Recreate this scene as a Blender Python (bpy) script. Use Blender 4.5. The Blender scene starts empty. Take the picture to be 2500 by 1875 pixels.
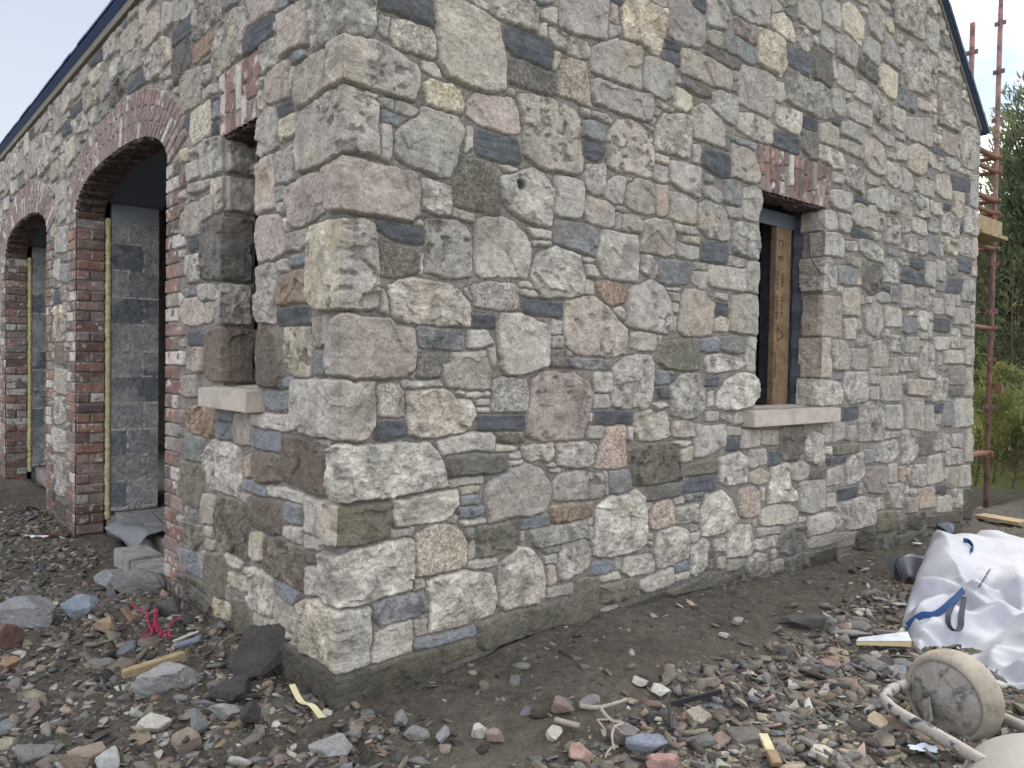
import bpy, bmesh, math, random
import numpy as np
from mathutils import Matrix, Vector
S = bpy.context.scene
COL = S.collection
R_ = math.radians
# ---------------------------------------------------------------- camera
FPX, PIT, ROLL, YAW = 1927., -.02371, .01626, .8621
_c, _s = math.cos(PIT), math.sin(PIT)
CF = np.array([0, _c, _s]); _U = np.array([0, -_s, _c]); _X = np.array([1., 0, 0])
CR = math.cos(ROLL)*_X + math.sin(ROLL)*_U
CU = -math.sin(ROLL)*_X + math.cos(ROLL)*_U
CC = np.array([0, 0, 1.5])
cd = bpy.data.cameras.new("camera"); cam = bpy.data.objects.new("camera", cd); COL.objects.link(cam)
cd.sensor_width = 36; cd.lens = 36*FPX/2500; cd.clip_start = .05; cd.clip_end = 2000
m = Matrix.Identity(4)
for i in range(3):
    m[i][0] = CR[i]; m[i][1] = CU[i]; m[i][2] = -CF[i]; m[i][3] = CC[i]
cam.matrix_world = m
S.camera = cam
# ---------------------------------------------------------------- light
SUN_EL, SUN_AZ = R_(47), R_(38)          # azimuth clockwise from +Y
w = bpy.data.worlds.new("World"); S.world = w; w.use_nodes = True
nt = w.node_tree; nt.nodes.clear()
def N(t, k, **kw):
    n = t.nodes.new(k)
    for a, b in kw.items(): setattr(n, a, b)
    return n
out = N(nt, 'ShaderNodeOutputWorld'); bg = N(nt, 'ShaderNodeBackground'); bg.inputs[1].default_value = .10
sky = N(nt, 'ShaderNodeTexSky', sky_type='NISHITA'); sky.sun_disc = False
sky.sun_elevation = SUN_EL; sky.sun_rotation = SUN_AZ; sky.air_density = 1.0; sky.dust_density = 1.5
tc = N(nt, 'ShaderNodeTexCoord'); mp = N(nt, 'ShaderNodeMapping'); mp.inputs['Scale'].default_value = (1, 1, 2.6)
mp.inputs['Location'].default_value = (.95, .42, -.1)
nz = N(nt, 'ShaderNodeTexNoise'); nz.inputs['Scale'].default_value = 3.4; nz.inputs['Detail'].default_value = 8
nz.inputs['Roughness'].default_value = .55; nz.inputs['Distortion'].default_value = .3
rp = N(nt, 'ShaderNodeValToRGB'); rp.color_ramp.elements[0].position = .44; rp.color_ramp.elements[1].position = .54
nz2 = N(nt, 'ShaderNodeTexNoise'); nz2.inputs['Scale'].default_value = 5; nz2.inputs['Detail'].default_value = 6
cr2 = N(nt, 'ShaderNodeValToRGB'); cr2.color_ramp.elements[0].color = (3.0, 3.1, 3.3, 1); cr2.color_ramp.elements[1].color = (15.2, 14.8, 14.1, 1)
cr2.color_ramp.elements[0].position = .36; cr2.color_ramp.elements[1].position = .62
# thin high haze everywhere so that the clear parts are pale
hz = N(nt, 'ShaderNodeMixRGB'); hz.inputs[0].default_value = .7; hz.inputs[2].default_value = (1.5, 2.2, 3.4, 1)
mx = N(nt, 'ShaderNodeMixRGB')
L_ = nt.links.new
L_(tc.outputs['Generated'], mp.inputs[0]); L_(mp.outputs[0], nz.inputs[0]); L_(mp.outputs[0], nz2.inputs[0])
L_(nz.outputs[0], rp.inputs[0]); L_(nz2.outputs[0], cr2.inputs[0]); L_(sky.outputs[0], hz.inputs[1])
L_(rp.outputs[0], mx.inputs[0]); L_(hz.outputs[0], mx.inputs[1]); L_(cr2.outputs[0], mx.inputs[2])
# the sky over the arches is evenly pale, without cloud edges
dt = N(nt, 'ShaderNodeVectorMath', operation='DOT_PRODUCT'); dt.inputs[1].default_value = (-.62, .78, .05); L_(tc.outputs['Generated'], dt.inputs[0])
dm_ = N(nt, 'ShaderNodeMapRange'); dm_.interpolation_type = 'SMOOTHSTEP'; dm_.inputs[1].default_value = .62; dm_.inputs[2].default_value = .86; L_(dt.outputs['Value'], dm_.inputs[0])
sx_ = N(nt, 'ShaderNodeSeparateXYZ'); L_(tc.outputs['Generated'], sx_.inputs[0]); zr_ = N(nt, 'ShaderNodeValToRGB'); L_(sx_.outputs['Z'], zr_.inputs[0])
zr_.color_ramp.elements[0].color = (3.1, 3.3, 3.65, 1); zr_.color_ramp.elements[0].position = .05; zr_.color_ramp.elements[1].color = (2.0, 2.3, 2.85, 1); zr_.color_ramp.elements[1].position = .55
mx2 = N(nt, 'ShaderNodeMixRGB'); L_(dm_.outputs[0], mx2.inputs[0]); L_(mx.outputs[0], mx2.inputs[1]); L_(zr_.outputs[0], mx2.inputs[2]); mx = mx2
L_(mx.outputs[0], bg.inputs[0]); L_(bg.outputs[0], out.inputs[0])
sl = bpy.data.lights.new("sun", 'SUN'); sl.energy = 1.2; sl.angle = R_(12); sl.color = (1, .95, .87)
so = bpy.data.objects.new("sun", sl); COL.objects.link(so)
sd = Vector((math.sin(SUN_AZ)*math.cos(SUN_EL), math.cos(SUN_AZ)*math.cos(SUN_EL), math.sin(SUN_EL)))
so.rotation_euler = sd.to_track_quat('Z', 'Y').to_euler(); so.location = (0, 0, 12)
S.view_settings.view_transform = 'Standard'; S.view_settings.look = 'None'
S.view_settings.exposure = 1.48; S.view_settings.gamma = 1
S.cycles.use_denoising = True
S.cycles.max_bounces = 6
# ---------------------------------------------------------------- helpers
def ray(x, y): return (x-1250)/FPX*CR - (y-937.5)/FPX*CU + CF
dR = np.array([math.sin(YAW), math.cos(YAW), 0]); dL = np.array([-math.cos(YAW), math.sin(YAW), 0])
nR = np.cross(dR, [0, 0, 1]); nL = -np.cross(dL, [0, 0, 1])
P0 = np.array([-.667, 3.1, 0.])
ZU = np.array([0, 0, 1.])
def hit(x, y, n, P):
    r = ray(x, y); return CC + r*(((P-CC)@n)/(r@n))
def toUV(x, y, off=0):
    """pixel of the photograph -> point on the real wall planes, unfolded round the corner (u<0: left wall)"""
    p = hit(x, y, nR, P0+nR*off); u = (p-P0)@dR
    if u >= 0: return u, p[2]
    p = hit(x, y, nL, P0+nL*off); return -((p-P0)@dL), p[2]
def Gp(x, y, h=0.):
    r = ray(x, y); return CC + r*((h-1.5)/r[2])
def At(x, y, Y):
    r = ray(x, y); return CC + r*(Y/r[1])
def hsh(xi, yi, s):
    h = (xi.astype(np.int64)*374761393 + yi.astype(np.int64)*668265263 + int(s)*144665) & 0xffffffff
    h = ((h ^ (h >> 13))*1274126177) & 0xffffffff
    h = ((h ^ (h >> 16))*2246822519) & 0xffffffff
    return ((h ^ (h >> 15)) & 0xffffff)/16777216.
def vn(x, y, s=0):
    xi = np.floor(x); yi = np.floor(y); fx = x-xi; fy = y-yi
    fx = fx*fx*(3-2*fx); fy = fy*fy*(3-2*fy)
    a = hsh(xi, yi, s); b = hsh(xi+1, yi, s); c = hsh(xi, yi+1, s); d = hsh(xi+1, yi+1, s)
    return a+(b-a)*fx+(c-a)*fy+(a-b-c+d)*fx*fy
def fbm(x, y, s=0, o=4, g=.5):
    r = 0; a = 1; t = 0
    for i in range(o):
        r = r+a*vn(x*2**i+i*17.3, y*2**i-i*9.1, s+i); t += a; a *= g
    return r/t
def ridge(x, y, s=0, o=3):
    r = 0; a = 1; t = 0
    for i in range(o):
        r = r+a*(1-np.abs(2*vn(x*2**i+i*7.3, y*2**i-i*3.1, s+i)-1)); t += a; a *= .5
    return r/t
def worley(x, y, s=0):
    """F1 distance and the random value of the nearest cell"""
    xi = np.floor(x); yi = np.floor(y); best = np.full(x.shape, 9.); idv = np.zeros(x.shape)
    for i in (-1, 0, 1):
        for j in (-1, 0, 1):
            cx = xi+i; cy = yi+j
            d = (cx+hsh(cx, cy, s)-x)**2+(cy+hsh(cx, cy, s+1)-y)**2
            mm = d < best; best = np.where(mm, d, best); idv = np.where(mm, hsh(cx, cy, s+2), idv)
    return np.sqrt(best), idv
def facets(x, y, s=0, tilt=.3):
    """cleavage planes: every cell its own tilted plane"""
    xi = np.floor(x); yi = np.floor(y); best = np.full(x.shape, 9.); h = np.zeros(x.shape)
    for i in (-1, 0, 1):
        for j in (-1, 0, 1):
            cx = xi+i; cy = yi+j; dx = x-cx-hsh(cx, cy, s); dy = y-cy-hsh(cx, cy, s+1); d = dx*dx+dy*dy
            mm = d < best; best = np.where(mm, d, best); h = np.where(mm, (hsh(cx, cy, s+2)-.5)*.5+tilt*((hsh(cx, cy, s+3)-.5)*dx+(hsh(cx, cy, s+4)-.5)*dy)*2, h)
    return h
def lin(c):
    c = np.asarray(c, float)/255.
    return np.where(c <= .04045, c/12.92, ((c+.055)/1.055)**2.4)
def tag(o, label=None, cat=None, group=None, kind=None):
    if label: o['label'] = label
    if cat: o['category'] = cat
    if group: o['group'] = group
    if kind: o['kind'] = kind
    return o
def empty(name, loc, label, cat, group=None):
    o = bpy.data.objects.new(name, None); COL.objects.link(o); o.location = loc; o.empty_display_size = .1
    return tag(o, label, cat, group)
def link(name, me, mat=None, parent=None, smooth=False):
    o = bpy.data.objects.new(name, me); COL.objects.link(o)
    if mat is not None and not me.materials: me.materials.append(mat)
    if parent is not None:
        o.parent = parent; o.matrix_parent_inverse = Matrix.Translation(-Vector(parent.location))
    if smooth: me.shade_smooth()
    return o
def mesh_np(name, V, F, mat=None, parent=None, col=None, attr=None, smooth=True):
    me = bpy.data.meshes.new(name); V = np.asarray(V, np.float32); F = np.asarray(F, np.int32); k = F.shape[1]
    me.vertices.add(len(V)); me.vertices.foreach_set('co', V.ravel())
    me.loops.add(F.size); me.loops.foreach_set('vertex_index', F.ravel())
    me.polygons.add(len(F)); me.polygons.foreach_set('loop_start', np.arange(0, F.size, k, dtype=np.int32))
    me.update(calc_edges=True)
    if col is not None:
        a = me.color_attributes.new('Col', 'FLOAT_COLOR', 'POINT')
        a.data.foreach_set('color', np.concatenate([col, np.ones((len(V), 1))], 1).astype(np.float32).ravel())
    if attr is not None:
        a = me.attributes.new('Spk', 'FLOAT', 'POINT'); a.data.foreach_set('value', attr.astype(np.float32))
    if smooth: me.polygons.foreach_set('use_smooth', np.ones(len(F), bool))
    return link(name, me, mat, parent)
def grid(name, P, mask=None, mat=None, parent=None, col=None, attr=None, flip=False, smooth=True):
    nv, nu = P.shape[:2]; idx = np.arange(nv*nu).reshape(nv, nu)
    f = np.stack([idx[:-1, :-1], idx[:-1, 1:], idx[1:, 1:], idx[1:, :-1]], -1)
    if flip: f = f[..., ::-1]
    f = f[mask] if mask is not None else f.reshape(-1, 4)
    used = np.unique(f); rm = np.zeros(nv*nu, np.int64); rm[used] = np.arange(len(used))
    return mesh_np(name, P.reshape(-1, 3)[used], rm[f], mat, parent,
                   None if col is None else col.reshape(-1, 3)[used], None if attr is None else attr.ravel()[used], smooth)
class MB:
    """collects boxes, prisms, tubes into one mesh"""
    def __init__(s): s.bm = bmesh.new()
    def hexa(s, p, bevel=0):
        v = [s.bm.verts.new(q) for q in p]
        fs = [s.bm.faces.new([v[i] for i in f]) for f in ((0, 3, 2, 1), (4, 5, 6, 7), (0, 1, 5, 4), (1, 2, 6, 5), (2, 3, 7, 6), (3, 0, 4, 7))]
        if bevel:
            es = {e for f in fs for e in f.edges}
            bmesh.ops.bevel(s.bm, geom=list(es), offset=bevel, segments=2, affect='EDGES', clamp_overlap=True)
    def box(s, o, a, b, c, bevel=0):
        """o corner, a b c edge vectors"""
        o, a, b, c = map(np.asarray, (o, a, b, c))
        p = [o, o+a, o+a+b, o+b, o+c, o+a+c, o+a+b+c, o+b+c]
        if np.dot(np.cross(a, b), c) < 0: p = p[4:]+p[:4]
        s.hexa([tuple(q) for q in p], bevel)
    def tube(s, pts, r, n=10, cap=True):
        pts = [np.asarray(p, float) for p in pts]; rings = []; rr = r if hasattr(r, '__len__') else [r]*len(pts)
        up = None
        for i, p in enumerate(pts):
            t = pts[min(i+1, len(pts)-1)]-pts[max(i-1, 0)]; t = t/np.linalg.norm(t)
            if up is None: up = np.cross(t, [0, 0, 1.]) if abs(t[2]) < .9 else np.cross(t, [1., 0, 0])
            up = up-t*(up@t); up /= np.linalg.norm(up); b = np.cross(t, up)
            rings.append([s.bm.verts.new(tuple(p+rr[i]*(math.cos(a)*up+math.sin(a)*b))) for a in [2*math.pi*k/n for k in range(n)]])
        for a, b in zip(rings, rings[1:]):
            for k in range(n): s.bm.faces.new((a[k], a[(k+1) % n], b[(k+1) % n], b[k]))
        if cap: s.bm.faces.new(rings[0][::-1]); s.bm.faces.new(rings[-1])
    def ribbon(s, pts, wd, th, side):
        """flat strap along pts, width along side vectors"""
        pr = None
        for i, p in enumerate(pts):
            p = np.asarray(p, float); sv = np.asarray(side[i] if isinstance(side, list) else side, float); sv = sv/np.linalg.norm(sv)
            t = np.asarray(pts[min(i+1, len(pts)-1)], float)-np.asarray(pts[max(i-1, 0)], float); t /= np.linalg.norm(t)
            n = np.cross(t, sv); n /= np.linalg.norm(n)
            q = [s.bm.verts.new(tuple(p+a*sv*wd/2+b*n*th/2)) for a, b in ((-1, -1), (1, -1), (1, 1), (-1, 1))]
            if pr:
                for k in range(4): s.bm.faces.new((pr[k], pr[(k+1) % 4], q[(k+1) % 4], q[k]))
            else: s.bm.faces.new(q[::-1])
            pr = q
        s.bm.faces.new(pr)
    def build(s, name, mat, parent=None, smooth=False):
        me = bpy.data.meshes.new(name); bmesh.ops.recalc_face_normals(s.bm, faces=s.bm.faces); s.bm.to_mesh(me); s.bm.free()
        return link(name, me, mat, parent, smooth)
def smooth_path(pts, n=6):
    pts = [np.asarray(p, float) for p in pts]; out = []
    for i in range(len(pts)-1):
        p0 = pts[max(i-1, 0)]; p1 = pts[i]; p2 = pts[i+1]; p3 = pts[min(i+2, len(pts)-1)]
        for k in range(n):
            t = k/n; out.append(.5*((2*p1)+(-p0+p2)*t+(2*p0-5*p1+4*p2-p3)*t*t+(-p0+3*p1-3*p2+p3)*t**3))
    out.append(pts[-1]); return out
# ---------------------------------------------------------------- materials
def mat(name, col=(200, 200, 200), rough=.85, ns=30, namp=.25, bump=.3, bscale=80, bdist=.003, spec=.3, col2=None, metal=0, c2s=5, c2pos=(.45, .6)):
    m = bpy.data.materials.new(name); m.use_nodes = True; t = m.node_tree; b = t.nodes['Principled BSDF']; k = t.links.new
    g = N(t, 'ShaderNodeNewGeometry'); c = N(t, 'ShaderNodeRGB'); c.outputs[0].default_value = (*lin(col), 1); src = c.outputs[0]
    if col2 is not None:
        n2 = N(t, 'ShaderNodeTexNoise'); n2.inputs['Scale'].default_value = c2s; n2.inputs['Detail'].default_value = 6; n2.inputs['Roughness'].default_value = .65
        r2 = N(t, 'ShaderNodeValToRGB'); r2.color_ramp.elements[0].position, r2.color_ramp.elements[1].position = c2pos
        x2 = N(t, 'ShaderNodeMixRGB'); x2.inputs[2].default_value = (*lin(col2), 1)
        k(g.outputs['Position'], n2.inputs[0]); k(n2.outputs[0], r2.inputs[0]); k(r2.outputs[0], x2.inputs[0]); k(src, x2.inputs[1]); src = x2.outputs[0]
    n1 = N(t, 'ShaderNodeTexNoise'); n1.inputs['Scale'].default_value = ns; n1.inputs['Detail'].default_value = 6; n1.inputs['Roughness'].default_value = .7
    mr = N(t, 'ShaderNodeMapRange'); mr.inputs[1].default_value = .3; mr.inputs[2].default_value = .7; mr.inputs[3].default_value = 1-namp; mr.inputs[4].default_value = 1+namp
    mu = N(t, 'ShaderNodeMixRGB', blend_type='MULTIPLY'); mu.inputs[0].default_value = 1
    k(g.outputs['Position'], n1.inputs[0]); k(n1.outputs[0], mr.inputs[0]); k(src, mu.inputs[1]); k(mr.outputs[0], mu.inputs[2]); k(mu.outputs[0], b.inputs['Base Color'])
    nb = N(t, 'ShaderNodeTexNoise'); nb.inputs['Scale'].default_value = bscale; nb.inputs['Detail'].default_value = 5; nb.inputs['Roughness'].default_value = .65
    bp = N(t, 'ShaderNodeBump'); bp.inputs['Strength'].default_value = bump; bp.inputs['Distance'].default_value = bdist
    k(g.outputs['Position'], nb.inputs[0]); k(nb.outputs[0], bp.inputs['Height']); k(bp.outputs[0], b.inputs['Normal'])
    b.inputs['Roughness'].default_value = rough; b.inputs['Metallic'].default_value = metal; b.inputs['Specular IOR Level'].default_value = spec
    return m
def mat_col(name, fine=150, amp=.22, bdist=.004, objcol=False, bscale=110, rough=.9):
    """colour comes from the vertex colours (or the object's colour), fine grain from noise"""
    m = bpy.data.materials.new(name); m.use_nodes = True; t = m.node_tree; b = t.nodes['Principled BSDF']; k = t.links.new
    g = N(t, 'ShaderNodeNewGeometry')
    if objcol: src = N(t, 'ShaderNodeObjectInfo').outputs['Color']
    else: src = N(t, 'ShaderNodeVertexColor', layer_name='Col').outputs[0]
    sp = N(t, 'ShaderNodeAttribute', attribute_name='Spk')
    n1 = N(t, 'ShaderNodeTexNoise'); n1.inputs['Scale'].default_value = fine; n1.inputs['Detail'].default_value = 4; n1.inputs['Roughness'].default_value = .75
    k(g.outputs['Position'], n1.inputs[0])
    s1 = N(t, 'ShaderNodeMath', operation='SUBTRACT'); s1.inputs[1].default_value = .5; k(n1.outputs[0], s1.inputs[0])
    a1 = N(t, 'ShaderNodeMath', operation='MULTIPLY_ADD'); a1.inputs[1].default_value = 3.0; a1.inputs[2].default_value = amp*3; k(sp.outputs['Fac'], a1.inputs[0])
    m1 = N(t, 'ShaderNodeMath', operation='MULTIPLY_ADD'); m1.inputs[2].default_value = 1; k(s1.outputs[0], m1.inputs[0]); k(a1.outputs[0], m1.inputs[1])
    n3 = N(t, 'ShaderNodeTexNoise'); n3.inputs['Scale'].default_value = 14; n3.inputs['Detail'].default_value = 5; k(g.outputs['Position'], n3.inputs[0])
    r3 = N(t, 'ShaderNodeMapRange'); r3.inputs[1].default_value = .3; r3.inputs[2].default_value = .7; r3.inputs[3].default_value = .84; r3.inputs[4].default_value = 1.16; k(n3.outputs[0], r3.inputs[0])
    n4 = N(t, 'ShaderNodeTexNoise'); n4.inputs['Scale'].default_value = 48; n4.inputs['Detail'].default_value = 3; n4.inputs['Distortion'].default_value = 1.2; k(g.outputs['Position'], n4.inputs[0])
    r4 = N(t, 'ShaderNodeMapRange'); r4.inputs[1].default_value = .3; r4.inputs[2].default_value = .7; r4.inputs[3].default_value = .82; r4.inputs[4].default_value = 1.18; k(n4.outputs[0], r4.inputs[0])
    m0 = N(t, 'ShaderNodeMath', operation='MULTIPLY'); k(m1.outputs[0], m0.inputs[0]); k(r4.outputs[0], m0.inputs[1])
    m2 = N(t, 'ShaderNodeMath', operation='MULTIPLY'); k(m0.outputs[0], m2.inputs[0]); k(r3.outputs[0], m2.inputs[1])
    mu = N(t, 'ShaderNodeMixRGB', blend_type='MULTIPLY'); mu.inputs[0].default_value = 1; k(src, mu.inputs[1]); k(m2.outputs[0], mu.inputs[2]); k(mu.outputs[0], b.inputs['Base Color'])
    nb = N(t, 'ShaderNodeTexNoise'); nb.inputs['Scale'].default_value = bscale; nb.inputs['Detail'].default_value = 6; nb.inputs['Roughness'].default_value = .7
    bp = N(t, 'ShaderNodeBump'); bp.inputs['Strength'].default_value = .8; bp.inputs['Distance'].default_value = bdist
    nc = N(t, 'ShaderNodeTexNoise'); nc.inputs['Scale'].default_value = bscale*.36; nc.inputs['Detail'].default_value = 4; nc.inputs['Distortion'].default_value = .8; k(g.outputs['Position'], nc.inputs[0])
    bc_ = N(t, 'ShaderNodeBump'); bc_.inputs['Strength'].default_value = .7; bc_.inputs['Distance'].default_value = bdist*1.8; k(nc.outputs[0], bc_.inputs['Height']); k(bc_.outputs[0], bp.inputs['Normal'])
    k(g.outputs['Position'], nb.inputs[0]); k(nb.outputs[0], bp.inputs['Height']); k(bp.outputs[0], b.inputs['Normal'])
    b.inputs['Roughness'].default_value = rough; b.inputs['Specular IOR Level'].default_value = .25
    return m
M_MAS = mat_col('masonry', amp=.42, bdist=.0085)
M_ROCK = mat_col('rock', objcol=True, fine=90, amp=.2, bdist=.006, bscale=70)
M_CHIP = mat_col('rubble_chips', fine=110, amp=.2, bdist=.004)
M_SOIL = mat_col('soil', fine=70, amp=.3, bdist=.02, bscale=60, rough=1)
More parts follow.
